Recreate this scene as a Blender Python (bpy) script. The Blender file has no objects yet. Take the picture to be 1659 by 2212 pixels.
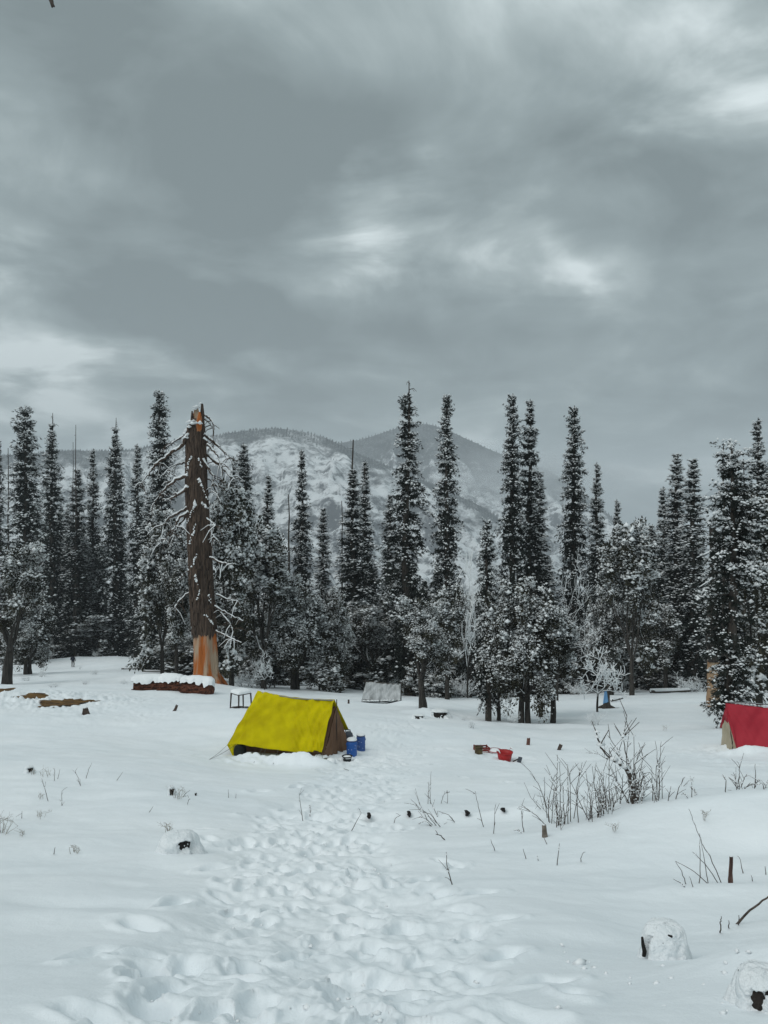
import bpy, bmesh, math, random
import numpy as np
from mathutils import Vector

sc = bpy.context.scene
C = sc.collection
# ------------------------------------------------------------------ camera
F, CX, CY = 1703.0, 829.5, 1106.0          # lens in units of a 1659 x 2212 picture
cam_d = bpy.data.cameras.new('camera')
cam_d.sensor_fit = 'VERTICAL'
cam_d.angle = 2 * math.atan(CY / F)
cam_d.clip_start, cam_d.clip_end = 0.05, 60000
cam = bpy.data.objects.new('camera', cam_d)
cam.rotation_euler = (math.radians(90), 0, 0)
C.objects.link(cam)
sc.camera = cam
sc.view_settings.view_transform = 'Standard'
sc.view_settings.look = 'None'
sc.view_settings.exposure = 0.0
sc.view_settings.gamma = 1.0
sc.cycles.use_denoising = True
sc.cycles.max_bounces = 6
sc.cycles.diffuse_bounces = 3
sc.cycles.volume_bounces = 1

# ------------------------------------------------------------------ sun
SUN_EL, SUN_AZ = math.radians(50), math.radians(-128)      # azimuth from +Y towards +X
sun_d = bpy.data.lights.new('sun', 'SUN')
sun_d.energy = 1.3
sun_d.angle = math.radians(55)
sun_d.color = (1.0, 0.975, 0.95)
sun = bpy.data.objects.new('sun', sun_d)
sdir = Vector((math.sin(SUN_AZ) * math.cos(SUN_EL), math.cos(SUN_AZ) * math.cos(SUN_EL), math.sin(SUN_EL)))
sun.rotation_euler = sdir.to_track_quat('Z', 'Y').to_euler()
C.objects.link(sun)

# ------------------------------------------------------------------ world: overcast sky
world = bpy.data.worlds.new('World')
sc.world = world
world.use_nodes = True
def build_sky():
    nt = world.node_tree; N = nt.nodes; L = nt.links
    N.clear()
    def math_(op, a, b=None, clamp=False):
        n = N.new('ShaderNodeMath'); n.operation = op; n.use_clamp = clamp
        for i, v in enumerate((a, b)):
            if v is None: continue
            if isinstance(v, (int, float)): n.inputs[i].default_value = v
            else: L.new(v, n.inputs[i])
        return n.outputs[0]
    tc = N.new('ShaderNodeTexCoord')
    d = tc.outputs['Generated']
    sep = N.new('ShaderNodeSeparateXYZ'); L.new(d, sep.inputs[0])
    zc = math_('MAXIMUM', sep.outputs[2], 0.0)
    den = math_('ADD', zc, 0.22)
    comb = N.new('ShaderNodeCombineXYZ')
    L.new(math_('DIVIDE', sep.outputs[0], den), comb.inputs[0])
    L.new(math_('DIVIDE', sep.outputs[1], den), comb.inputs[1])
    L.new(math_('MULTIPLY', zc, 1.2), comb.inputs[2])
    def noise(scale, detail, rough, dist, off):
        mp = N.new('ShaderNodeMapping'); mp.inputs['Location'].default_value = off
        L.new(comb.outputs[0], mp.inputs[0])
        n = N.new('ShaderNodeTexNoise'); n.inputs['Scale'].default_value = scale
        n.inputs['Detail'].default_value = detail; n.inputs['Roughness'].default_value = rough
        n.inputs['Distortion'].default_value = dist
        L.new(mp.outputs[0], n.inputs['Vector']); return n.outputs['Fac']
    big = noise(0.85, 7, 0.50, 0.3, (3.1, 7.7, 1.0))
    fine = noise(2.6, 9, 0.58, 0.5, (9.3, 1.4, 4.0))
    v = math_('ADD', math_('MULTIPLY', math_('SUBTRACT', big, 0.5), 2.5),
              math_('MULTIPLY', math_('SUBTRACT', fine, 0.5), 1.65))
    v = math_('ADD', v, 0.46)
    # the brighter rifts and darker bellies of the cloud deck, each a soft patch of sky in its own direction
    warp = N.new('ShaderNodeVectorMath'); warp.operation = 'ADD'
    nz = N.new('ShaderNodeTexNoise'); nz.inputs['Scale'].default_value = 5.5; nz.inputs['Detail'].default_value = 5
    L.new(d, nz.inputs['Vector'])
    sb = N.new('ShaderNodeVectorMath'); sb.operation = 'SUBTRACT'; L.new(nz.outputs['Color'], sb.inputs[0])
    sb.inputs[1].default_value = (.5, .5, .5)
    ml = N.new('ShaderNodeVectorMath'); ml.operation = 'SCALE'; L.new(sb.outputs[0], ml.inputs[0]); ml.inputs['Scale'].default_value = 0.22
    L.new(d, warp.inputs[0]); L.new(ml.outputs[0], warp.inputs[1])
    tex = math_('ADD', math_('MULTIPLY', fine, 1.7), 0.15)
    for (px, py, rx, ry, a) in SKY_BLOBS:
        c = Vector(((px - CX) / F, 1, (CY - py) / F)).normalized()
        s1 = N.new('ShaderNodeVectorMath'); s1.operation = 'SUBTRACT'
        L.new(warp.outputs[0], s1.inputs[0]); s1.inputs[1].default_value = c
        s2 = N.new('ShaderNodeVectorMath'); s2.operation = 'MULTIPLY'
        L.new(s1.outputs[0], s2.inputs[0]); s2.inputs[1].default_value = (F / rx, F / rx, F / ry)
        s3 = N.new('ShaderNodeVectorMath'); s3.operation = 'DOT_PRODUCT'
        L.new(s2.outputs[0], s3.inputs[0]); L.new(s2.outputs[0], s3.inputs[1])
        g = math_('POWER', 2.718, math_('MULTIPLY', s3.outputs['Value'], -1.0))
        v = math_('ADD', v, math_('MULTIPLY', math_('MULTIPLY', g, tex), a * (1.55 if a > 0 else 1.5)))
    ramp = N.new('ShaderNodeValToRGB')
    r = ramp.color_ramp
    r.elements[0].position = 0.0; r.elements[0].color = (0.150, 0.184, 0.188, 1)
    r.elements[1].position = 1.0; r.elements[1].color = (0.66, 0.735, 0.745, 1)
    e = r.elements.new(0.35); e.color = (0.230, 0.279, 0.285, 1)
    e = r.elements.new(0.62); e.color = (0.345, 0.405, 0.410, 1)
    L.new(v, ramp.inputs[0])
    up = math_('ADD', math_('MULTIPLY', zc, SKY_UP), 1.0)
    sc10 = N.new('ShaderNodeVectorMath'); sc10.operation = 'SCALE'
    L.new(ramp.outputs[0], sc10.inputs[0]); L.new(math_('MULTIPLY', up, 10.0), sc10.inputs['Scale'])
    sky = N.new('ShaderNodeTexSky'); sky.sky_type = 'NISHITA'; sky.sun_disc = False
    sky.sun_elevation = SUN_EL; sky.sun_rotation = SUN_AZ
    mix = N.new('ShaderNodeMix'); mix.data_type = 'RGBA'; mix.inputs[0].default_value = 0.955
    L.new(sky.outputs[0], mix.inputs[6]); L.new(sc10.outputs[0], mix.inputs[7])
    bg = N.new('ShaderNodeBackground'); bg.inputs[1].default_value = 0.1
    L.new(mix.outputs[2], bg.inputs[0])
    out = N.new('ShaderNodeOutputWorld'); L.new(bg.outputs[0], out.inputs[0])
SKY_UP = 0.55
SKY_BLOBS = [
    (775, 480, 120, 85, .34), (735, 385, 70, 55, .20), (900, 440, 150, 60, .12),
    (30, 680, 230, 80, .34), (220, 560, 150, 50, .16), (30, 790, 260, 50, .22), (430, 610, 80, 60, .10),
    (1620, 70, 170, 190, .22), (1560, 270, 240, 60, .12), (1175, 600, 75, 55, .24), (1010, 570, 130, 70, .16),
    (640, 805, 330, 30, .14), (1450, 890, 300, 50, .14), (450, 860, 300, 30, .08),
    (320, 610, 100, 55, -.24), (560, 690, 360, 75, -.24), (700, 290, 360, 90, -.20), (130, 510, 260, 60, -.16),
    (1370, 650, 300, 85, -.18), (1560, 480, 200, 70, -.16), (1020, 700, 300, 50, -.14), (300, 120, 280, 70, -.10),
    (1350, 380, 240, 55, -.10), (480, 420, 260, 70, -.12), (1000, 790, 300, 35, -.10),
]
build_sky()

# ================================================================== helpers
def P(px, py, d):
    return np.array([(px - CX) / F * d, d, -(py - CY) / F * d])

def _hash(ix, iy, seed):
    h = (ix.astype(np.int64) * 374761393 + iy.astype(np.int64) * 668265263 + seed * 982451653) & 0xffffffff
    h = ((h ^ (h >> 13)) * 1274126177) & 0xffffffff
    h = h ^ (h >> 16)
    return (h & 0xffff) / 65535.0
def vnoise(x, y, seed=0):
    x = np.asarray(x, float); y = np.asarray(y, float)
    ix = np.floor(x); iy = np.floor(y); fx = x - ix; fy = y - iy
    fx = fx * fx * fx * (fx * (fx * 6 - 15) + 10); fy = fy * fy * fy * (fy * (fy * 6 - 15) + 10)
    a = _hash(ix, iy, seed); b = _hash(ix + 1, iy, seed); c = _hash(ix, iy + 1, seed); d = _hash(ix + 1, iy + 1, seed)
    return (a + (b - a) * fx) * (1 - fy) + (c + (d - c) * fx) * fy - 0.5
def fbm(x, y, seed=0, octv=4, gain=0.5):
    s = 0; a = 1.0
    for i in range(octv):
        s = s + a * vnoise(x * 2 ** i + 17.3 * i, y * 2 ** i - 9.1 * i, seed + i); a *= gain
    return s
def sstep(e0, e1, x):
    t = np.clip((x - e0) / (e1 - e0), 0, 1); return t * t * (3 - 2 * t)

class MB:
    """collects arrays of vertices and faces"""
    def __init__(self): self.V = []; self.F = []; self.M = []; self.n = 0
    def add(self, V, Fs, mat=0):
        V = np.asarray(V, float).reshape(-1, 3); Fs = np.asarray(Fs, int)
        if len(V) == 0: return
        self.V.append(V); self.F.append(Fs + self.n); self.M.append(np.full(len(Fs), mat)); self.n += len(V)
    def mesh(self, name, mats, smooth=True):
        me = bpy.data.meshes.new(name)
        V = np.concatenate(self.V) if self.V else np.zeros((0, 3))
        loops = np.concatenate([f.ravel() for f in self.F]) if self.F else np.zeros(0, int)
        tot = np.concatenate([np.full(len(f), f.shape[1]) for f in self.F]) if self.F else np.zeros(0, int)
        st = np.concatenate([[0], np.cumsum(tot)[:-1]]) if len(tot) else tot
        me.vertices.add(len(V)); me.vertices.foreach_set('co', V.ravel())
        me.loops.add(len(loops)); me.loops.foreach_set('vertex_index', loops.astype(np.int32))
        me.polygons.add(len(tot)); me.polygons.foreach_set('loop_start', st.astype(np.int32))
        me.polygons.foreach_set('loop_total', tot.astype(np.int32))
        if not isinstance(mats, (list, tuple)): mats = [mats]
        for m in mats: me.materials.append(m)
        me.polygons.foreach_set('material_index', np.concatenate(self.M).astype(np.int32))
        me.polygons.foreach_set('use_smooth', np.full(len(tot), smooth))
        me.update(calc_edges=True); me.validate()
        return me
    def obj(self, name, mats, parent=None, smooth=True, loc=None):
        return link(name, self.mesh(name, mats, smooth), parent, loc)
def link(name, data, parent=None, loc=None):
    o = bpy.data.objects.new(name, data); C.objects.link(o)
    if parent is not None: o.parent = parent
    if loc is not None: o.location = loc
    return o
def tag(o, label, cat, group=None):
    o['label'] = label; o['category'] = cat
    if group: o['group'] = group
    return o
def thing(name, label, cat, loc=(0, 0, 0), group=None):
    o = link(name, None, None, loc); o.empty_display_size = 0.2
    return tag(o, label, cat, group)
def structure(o): o['kind'] = 'structure'; return o
def stuff(o): o['kind'] = 'stuff'; return o

def frames(T):
    T = T / (np.linalg.norm(T, axis=-1, keepdims=True) + 1e-9)
    ref = np.where(np.abs(T[..., 2:3]) > 0.9, np.array([1.0, 0, 0]), np.array([0, 0, 1.0]))
    A = np.cross(T, ref); A /= np.linalg.norm(A, axis=-1, keepdims=True) + 1e-9
    return T, A, np.cross(A, T)
def tube(mb, pts, rad, sides=6, mat=0, cap=True, flat=1.0, wob=0, seed=0):
    pts = np.asarray(pts, float); n = len(pts)
    rad = np.broadcast_to(np.asarray(rad, float), (n,))
    T = np.gradient(pts, axis=0)
    T, A, B = frames(T)
    for i in range(1, n):                                   # keep the ring from flipping
        if np.dot(A[i], A[i - 1]) < 0: A[i] = -A[i]; B[i] = -B[i]
    a = np.arange(sides) / sides * 2 * math.pi
    ca = np.cos(a)[None, :, None]; sa = np.sin(a)[None, :, None]
    r = rad[:, None, None]
    if wob: r = r * (1 + wob * vnoise(np.arange(sides)[None, :] * 1.7 + seed, np.arange(n)[:, None] * 0.9, seed)[..., None] * 2)
    V = pts[:, None, :] + r * (A[:, None, :] * ca + B[:, None, :] * sa * flat)
    i = np.arange(n - 1)[:, None]; j = np.arange(sides)[None, :]; j2 = (j + 1) % sides
    Q = np.stack([i * sides + j, i * sides + j2, (i + 1) * sides + j2, (i + 1) * sides + j], -1).reshape(-1, 4)
    base = mb.n
    mb.add(V.reshape(-1, 3), Q, mat)
    if cap:
        for k, rev in ((0, True), (n - 1, False)):
            c = pts[k]
            Vc = np.vstack([V[k], c[None]])
            t = np.array([[(q + 1) % sides, q, sides] if rev else [q, (q + 1) % sides, sides] for q in range(sides)])
            mb.add(Vc, t, mat)
def lathe(mb, prof, sides=24, mat=0, center=(0, 0, 0), sx=1.0, sy=1.0):
    prof = np.asarray(prof, float); n = len(prof)
    a = np.arange(sides) / sides * 2 * math.pi
    V = np.stack([prof[:, 0:1] * np.cos(a) * sx, prof[:, 0:1] * np.sin(a) * sy, np.repeat(prof[:, 1:2], sides, 1)], -1) + np.array(center)
    i = np.arange(n - 1)[:, None]; j = np.arange(sides)[None, :]; j2 = (j + 1) % sides
    Q = np.stack([i * sides + j, i * sides + j2, (i + 1) * sides + j2, (i + 1) * sides + j], -1).reshape(-1, 4)
    mb.add(V.reshape(-1, 3), Q, mat)
def box(mb, c, s, mat=0, rz=0.0, bevel=0.0):
    c = np.array(c); s = np.array(s) / 2
    V = np.array([[x, y, z] for x in (-1, 1) for y in (-1, 1) for z in (-1, 1)], float) * s
    R = np.array([[math.cos(rz), -math.sin(rz), 0], [math.sin(rz), math.cos(rz), 0], [0, 0, 1]])
    V = V @ R.T + c
    mb.add(V, [[0, 1, 3, 2], [4, 6, 7, 5], [0, 4, 5, 1], [2, 3, 7, 6], [0, 2, 6, 4], [1, 5, 7, 3]], mat)
def grid(mb, Pt, mat=0):
    n, m = Pt.shape[:2]
    i = np.arange(n - 1)[:, None]; j = np.arange(m - 1)[None, :]
    Q = np.stack([i * m + j, i * m + j + 1, (i + 1) * m + j + 1, (i + 1) * m + j], -1).reshape(-1, 4)
    mb.add(Pt.reshape(-1, 3), Q, mat)
_OV = np.array([[1, 0, 0], [.31, .95, 0], [-.81, .59, 0], [-.81, -.59, 0], [.31, -.95, 0], [0.05, 0, 1], [0, 0, -.55]], float)
_OF = np.array([[0, 1, 5], [1, 2, 5], [2, 3, 5], [3, 4, 5], [4, 0, 5], [1, 0, 6], [2, 1, 6], [3, 2, 6], [4, 3, 6], [0, 4, 6]])
def lumps(mb, Cn, S, rng, mat=0, jit=.28):
    """small rounded clods of snow: Cn (n,3) centres, S (n,3) half sizes"""
    n = len(Cn)
    if n == 0: return
    T = _OV[None] * (1 + rng.uniform(-jit, jit, (n, 7, 1))) + rng.uniform(-.1, .1, (n, 7, 3))
    a = rng.uniform(0, 6.28, n); c, s = np.cos(a)[:, None], np.sin(a)[:, None]
    T = T * S[:, None, :]
    X = T[..., 0] * c - T[..., 1] * s; Y = T[..., 0] * s + T[..., 1] * c
    V = np.stack([X, Y, T[..., 2]], -1) + Cn[:, None, :]
    Fs = (_OF[None] + (np.arange(n) * 7)[:, None, None]).reshape(-1, 3)
    mb.add(V.reshape(-1, 3), Fs, mat)
_SV = np.array([[0, -.13, 0], [0, .13, 0], [1, 0, -.16], [.10, -.05, 0], [.36, .03, 0], [.74, -.46, -.2], [.10, .05, 0], [.36, -.03, 0], [.74, .46, -.2],
                [-.16, -.05, 0], [0.10, .0, 0], [.35, -.45, -.28], [-.16, .05, 0], [.10, 0, 0], [.35, .45, -.28]], float)
_SF = np.array([[0, 1, 2], [3, 4, 5], [6, 7, 8], [9, 10, 11], [12, 13, 14]])
def sprays(mb, Cn, D, ln, wd, rng, mat=0):
    """needle sprays: five narrow fingers fanning from Cn along D"""
    n = len(Cn)
    if n == 0: return
    T, A, B = frames(D)
    roll = rng.uniform(-.9, .9, n)[:, None]
    A2 = A * np.cos(roll) + B * np.sin(roll); B2 = -A * np.sin(roll) + B * np.cos(roll)
    tv = _SV[None] * (1 + rng.uniform(-.22, .22, (n, 15, 1)))
    V = Cn[:, None] + T[:, None] * (tv[..., 0:1] * ln[:, None, None]) + A2[:, None] * (tv[..., 1:2] * wd[:, None, None]) + B2[:, None] * (tv[..., 2:3] * ln[:, None, None])
    Fs = (_SF[None] + (np.arange(n) * 15)[:, None, None]).reshape(-1, 3)
    mb.add(V.reshape(-1, 3), Fs, mat)
def leaves(mb, Cn, D, ln, wd, rng, mat=0):
    n = len(Cn)
    T, A, B = frames(D)
    V = np.stack([Cn, Cn + T * ln[:, None] * .5 + A * wd[:, None], Cn + T * ln[:, None], Cn + T * ln[:, None] * .5 - A * wd[:, None]], 1)
    Fs = (np.arange(4)[None] + (np.arange(n) * 4)[:, None])
    mb.add(V.reshape(-1, 3), Fs, mat)

# ================================================================== materials
def new_mat(name):
    m = bpy.data.materials.new(name); m.use_nodes = True
    nt = m.node_tree; b = nt.nodes['Principled BSDF']
    return m, nt, nt.nodes, nt.links, b
def mat(name, c1, c2=None, scale=4.0, rough=0.8, bump=0.0, bscale=None, detail=5, stretch=(1, 1, 1), spec=0.3, dist=0.02, ramp=(0.35, 0.65), metallic=0):
    m, nt, N, L, b = new_mat(name)
    b.inputs['Roughness'].default_value = rough
    b.inputs['Specular IOR Level'].default_value = spec
    b.inputs['Metallic'].default_value = metallic
    tc = N.new('ShaderNodeTexCoord'); mp = N.new('ShaderNodeMapping')
    mp.inputs['Scale'].default_value = stretch; L.new(tc.outputs['Object'], mp.inputs[0])
    if c2 is None:
        b.inputs['Base Color'].default_value = (*c1, 1)
    else:
        n = N.new('ShaderNodeTexNoise'); n.inputs['Scale'].default_value = scale; n.inputs['Detail'].default_value = detail
        L.new(mp.outputs[0], n.inputs['Vector'])
        r = N.new('ShaderNodeValToRGB'); r.color_ramp.elements[0].position = ramp[0]; r.color_ramp.elements[1].position = ramp[1]
        r.color_ramp.elements[0].color = (*c1, 1); r.color_ramp.elements[1].color = (*c2, 1)
        L.new(n.outputs['Fac'], r.inputs[0]); L.new(r.outputs[0], b.inputs['Base Color'])
    if bump:
        n2 = N.new('ShaderNodeTexNoise'); n2.inputs['Scale'].default_value = bscale or scale; n2.inputs['Detail'].default_value = 6
        L.new(mp.outputs[0], n2.inputs['Vector'])
        bp = N.new('ShaderNodeBump'); bp.inputs['Strength'].default_value = bump; bp.inputs['Distance'].default_value = dist
        L.new(n2.outputs['Fac'], bp.inputs['Height']); L.new(bp.outputs[0], b.inputs['Normal'])
    return m

def snow_ground_mat():
    m, nt, N, L, b = new_mat('snow_ground')
    b.inputs['Roughness'].default_value = 0.65; b.inputs['Specular IOR Level'].default_value = 0.2
    geo = N.new('ShaderNodeNewGeometry')
    def noise(s, det):
        n = N.new('ShaderNodeTexNoise'); n.inputs['Scale'].default_value = s; n.inputs['Detail'].default_value = det
        L.new(geo.outputs['Position'], n.inputs['Vector']); return n.outputs['Fac']
    r = N.new('ShaderNodeValToRGB')
    r.color_ramp.elements[0].position = .3; r.color_ramp.elements[1].position = .7
    r.color_ramp.elements[0].color = (.80, .85, .88, 1); r.color_ramp.elements[1].color = (.86, .895, .915, 1)
    L.new(noise(.35, 6), r.inputs[0]); L.new(r.outputs[0], b.inputs['Base Color'])
    b1 = N.new('ShaderNodeBump'); b1.inputs['Strength'].default_value = .35; b1.inputs['Distance'].default_value = .03
    L.new(noise(9, 7), b1.inputs['Height'])
    b2 = N.new('ShaderNodeBump'); b2.inputs['Strength'].default_value = .4; b2.inputs['Distance'].default_value = .006
    L.new(noise(75, 3), b2.inputs['Height']); L.new(b1.outputs[0], b2.inputs['Normal'])
    L.new(b2.outputs[0], b.inputs['Normal'])
    return m
M_SNOWG = snow_ground_mat()
M_SNOW = mat('snow', (.80, .83, .845), (.85, .87, .88), 3, .7, .4, 14, spec=.2, dist=.03)
M_TSNOW = mat('tree_snow', (.80, .83, .845), (.88, .90, .905), .8, .8, spec=.15)
M_FIR = mat('fir_needles', (.010, .014, .012), (.026, .032, .027), .9, .8, spec=.2)
M_OAK = mat('oak_leaves', (.018, .021, .015), (.055, .050, .031), 1.3, .75, spec=.2)
M_BARK = mat('bark', (.040, .034, .030), (.085, .072, .060), 3, .95, .8, 6, stretch=(3, 3, .5), dist=.06)
M_BARKG = mat('grey_bark', (.020, .018, .016), (.062, .055, .048), 3, .95, .6, 7, stretch=(3, 3, .6), dist=.04)
M_TWIG = mat('twig_bark', (.040, .031, .026), (.095, .074, .060), 20, .85)
M_DRY = mat('dry_stem', (.16, .14, .11), (.30, .265, .21), 20, .9)
M_DEADBARK = mat('dead_trunk_bark', (.038, .026, .020), (.125, .085, .062), 3.2, .95, 1.0, 6, stretch=(2.6, 2.6, .28), dist=.16)
M_ROPE = mat('rope', (.10, .10, .09))

# ================================================================== the ground
PROF = np.array([(-40, -1.0), (-10, -1.35), (0, -1.62), (2.7, -1.75), (5, -2.62), (8, -3.55), (10.5, -4.25), (13, -4.95), (17, -5.85),
                 (21, -6.95), (25, -7.8), (31, -8.7), (40, -10.55), (52, -12.55), (65, -14.9), (80, -18.0), (110, -23.0), (140, -28.5), (250, -55), (700, -230), (1500, -330), (9000, -420)])
def _baseline(Y):
    t = np.arcsinh(np.asarray(Y) / 4.0); tp = np.arcsinh(PROF[:, 0] / 4.0)
    s = 0
    for k in (-.07, -.035, 0, .035, .07): s = s + np.interp(t + k, tp, PROF[:, 1])
    return s / 5
# surveyed points: picture position and distance
SURVEY = [
    (-300, 2212, 2.7), (100, 2212, 2.7), (829, 2212, 2.75), (1500, 2212, 2.7), (1900, 2180, 2.7),
    (100, 2000, 5.2), (700, 2000, 5.6), (1437, 2071, 5.0), (1640, 2060, 4.4), (1250, 1985, 5.8),
    (385, 1836, 9.4), (50, 1850, 9.0), (800, 1880, 8.2), (1150, 1880, 8.2), (1380, 1890, 7.8), (1580, 1909, 7.2), (1659, 1850, 8.0),
    (100, 1690, 15.0), (400, 1715, 14.0), (650, 1760, 12.6), (950, 1772, 12.2), (1120, 1770, 12.0),
    (1320, 1736, 11.2), (1420, 1728, 10.9), (1520, 1722, 10.7), (1659, 1706, 10.2), (1900, 1690, 9.8),
    (1320, 1722, 14.5), (1520, 1722, 14.5), (1659, 1722, 14.3), (1900, 1722, 14.0),
    (1500, 1665, 18.5), (1659, 1668, 18.5), (1300, 1672, 17.5),
    (100, 1615, 22.0), (350, 1640, 20.5), (620, 1650, 22.8), (760, 1640, 23.6), (900, 1650, 22.0), (1090, 1648, 24.0), (1040, 1628, 25.2),
    (506, 1636, 24.2), (545, 1600, 26.4), (700, 1590, 27.0),
    (520, 1527, 33), (185, 1540, 34), (140, 1517, 38), (10, 1495, 42), (300, 1560, 31), (0, 1570, 29),
    (1560, 1613, 26.5), (1659, 1616, 26), (1850, 1620, 25.5), (1553, 1577, 32.5), (1659, 1570, 33),
    (1140, 1565, 39.5), (1195, 1563, 40), (1056, 1560, 40.5), (913, 1530, 44), (823, 1517, 52), (700, 1530, 43), (1290, 1537, 45), (1310, 1529, 48),
    (1450, 1520, 50), (340, 1491, 50), (430, 1497, 49), (445, 1474, 60), (20, 1480, 62), (200, 1465, 72), (157, 1447, 118), (300, 1450, 85), (58, 1452, 90),
    (497, 1487, 64), (650, 1488, 72), (760, 1485, 80), (965, 1508, 72), (880, 1500, 78), (1238, 1497, 78), (1460, 1497, 74), (1540, 1500, 60), (1640, 1495, 70),
    (157, 1418, 127), (250, 1419, 127), (330, 1428, 127), (70, 1428, 128), (600, 1455, 120), (1100, 1465, 120), (1500, 1465, 120), (150, 1430, 140), (250, 1430, 140),
]
_S = np.array([P(*s) for s in SURVEY])
def _uv(X, Y): return np.stack([np.asarray(X) / (np.abs(Y) + 5.0) * 4.0, np.arcsinh(np.asarray(Y) / 4.0) * 2.2], -1)
def _phi(r2): return 0.5 * r2 * np.log(r2 + 1e-9)
_SU = _uv(_S[:, 0], _S[:, 1])
def _solve():
    w = (_S[:, 2] - _baseline(_S[:, 1])) / (_S[:, 1] + 6)
    n = len(w); K = _phi(((_SU[:, None] - _SU[None]) ** 2).sum(-1)) + np.eye(n) * 0.02
    Pm = np.hstack([np.ones((n, 1))])
    A = np.vstack([np.hstack([K, Pm]), np.hstack([Pm.T, np.zeros((1, 1))])])
    return np.linalg.solve(A, np.concatenate([w, [0]]))
_W = _solve()
# local snow forms: (x, y, half width, half depth, height, heading)
MOUNDS = []
def mound(px, py, d, rx, ry, h, rz=0): p = P(px, py, d); MOUNDS.append((p[0], p[1], rx, ry, h, rz))
mound(600, 1643, 23.2, .7, .22, .22, -.3); mound(655, 1640, 22.9, .5, .2, .26, -.2); mound(540, 1640, 23.7, .4, .2, .16, -.4); mound(692, 1648, 22.7, .4, .2, .14)
mound(1620, 1622, 24.3, .8, .25, .22, 0); mound(1575, 1610, 25.6, .5, .4, .12, 0)
mound(885, 1510, 48, 1.2, .8, .28); mound(935, 1540, 40, 1.5, .6, .35)
mound(385, 1840, 9.3, .34, .25, .06); mound(1437, 2075, 5.05, .30, .22, .06); mound(1660, 2150, 3.55, .42, .35, .16)
mound(1250, 1712, 12.2, .9, .5, .10); mound(445, 1474, 59.5, 3, 2, .12); mound(340, 1460, 62, 5, 1.2, .5); mound(230, 1438, 129, 16, 5, .2); mound(1150, 1578, 37.5, 3.4, .7, .22)
mound(1570, 1740, 9.7, 1.3, .55, .10); mound(1640, 1830, 8.35, .5, .35, -.13); mound(1300, 1900, 7.4, .9, .35, .07); mound(1500, 1930, 6.9, .7, .25, .06); mound(250, 2010, 5.4, 1.0, .3, .07); mound(150, 1960, 6.2, .9, .22, -.05)
# the buried log across the slope
_LOG = [P(715, 1765, 12.6), P(830, 1762, 12.4), P(1000, 1762, 12.25), P(1130, 1758, 12.1)]
def ground(X, Y):
    X = np.asarray(X, float); Y = np.asarray(Y, float)
    sh = X.shape; x = X.ravel(); y = Y.ravel(); out = np.empty(len(x))
    for a in range(0, len(x), 60000):
        xs, ys = x[a:a + 60000], y[a:a + 60000]
        U = _uv(xs, ys); r2 = ((U[:, None] - _SU[None]) ** 2).sum(-1)
        res = (_phi(r2) @ _W[:-1] + _W[-1]) * (ys + 6)
        fade = (1 - sstep(135, 200, ys)) * sstep(-3, 1.5, ys) * (1 - sstep(.75, 1.1, np.abs(xs) / (np.abs(ys) + 4)))
        z = _baseline(ys) + np.clip(res, -4, 4) * fade
        z = z + fbm(xs * .32 + 5, ys * .32, 11, 3) * .16 * sstep(2, 8, ys) + fbm(xs * .9, ys * 1.5, 21, 3) * .045
        z = z + fbm(xs * .055, ys * .055, 31, 2) * .35 * sstep(55, 120, ys)
        for (mx, my, rx, ry, h, rz) in MOUNDS:
            c, s = math.cos(rz), math.sin(rz)
            dx, dy = xs - mx, ys - my
            u = (dx * c + dy * s) / rx; v = (-dx * s + dy * c) / ry
            z = z + h * np.exp(-(u * u + v * v))
        lx = np.interp(xs, [p[0] for p in _LOG], [p[1] for p in _LOG])
        on = sstep(_LOG[0][0] - .35, _LOG[0][0] + .1, xs) * (1 - sstep(_LOG[-1][0] - .1, _LOG[-1][0] + .5, xs))
        dv = (ys - lx) / .24
        z = z + on * .115 * np.exp(-dv ** 2)
        out[a:a + 60000] = z
    return out.reshape(sh)
def hit(px, py, dmin=2.0, dmax=160):
    ds = np.geomspace(dmin, dmax, 700)
    X = (px - CX) / F * ds; Z = -(py - CY) / F * ds
    g = ground(X, ds)
    i = int(np.argmax(Z <= g)) if (Z <= g).any() else len(ds) - 1
    if i > 0:
        a, b = Z[i - 1] - g[i - 1], Z[i] - g[i]; t = a / (a - b + 1e-9); d = ds[i - 1] + (ds[i] - ds[i - 1]) * t
    else: d = ds[0]
    x = (px - CX) / F * d
    return np.array([x, d, float(ground(np.array([x]), np.array([d]))[0])])
def at(px, d):
    x = (px - CX) / F * d
    return np.array([x, d, float(ground(np.array([x]), np.array([d]))[0])])

rng0 = np.random.default_rng(5)
PATH = [(720, 2230, 3.0, 1.0), (700, 2130, 0, .30), (710, 2040, 0, .24), (715, 1950, 0, .19), (690, 1880, 0, .155), (675, 1820, 0, .125), (690, 1775, 0, .10), (760, 1720, 0, .075), (800, 1680, 0, .065), (810, 1645, 0, .07), (830, 1615, 0, .08), (850, 1590, 0, .07), (855, 1560, 0, .05)]
def path_world():
    o = []
    for (px, py, _, hw) in PATH:
        p = hit(px, min(py, 2205)) if py < 2205 else P(px, 2212, 2.7)
        o.append((p[0], p[1], min(hw, .36) * p[1] * .88))
    return np.array(sorted(o, key=lambda q: q[1]))
PW = path_world()
def path_mask(X, Y):
    cx = np.interp(Y, PW[:, 1], PW[:, 0]); hw = np.interp(Y, PW[:, 1], PW[:, 2])
    w = np.abs(X - cx + .25 * vnoise(X * .9, Y * .9, 44)) / hw
    return (1 - sstep(.7, 1.15, w)) * sstep(1.0, 2.0, Y) * (1 - sstep(36, 44, Y))
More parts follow.
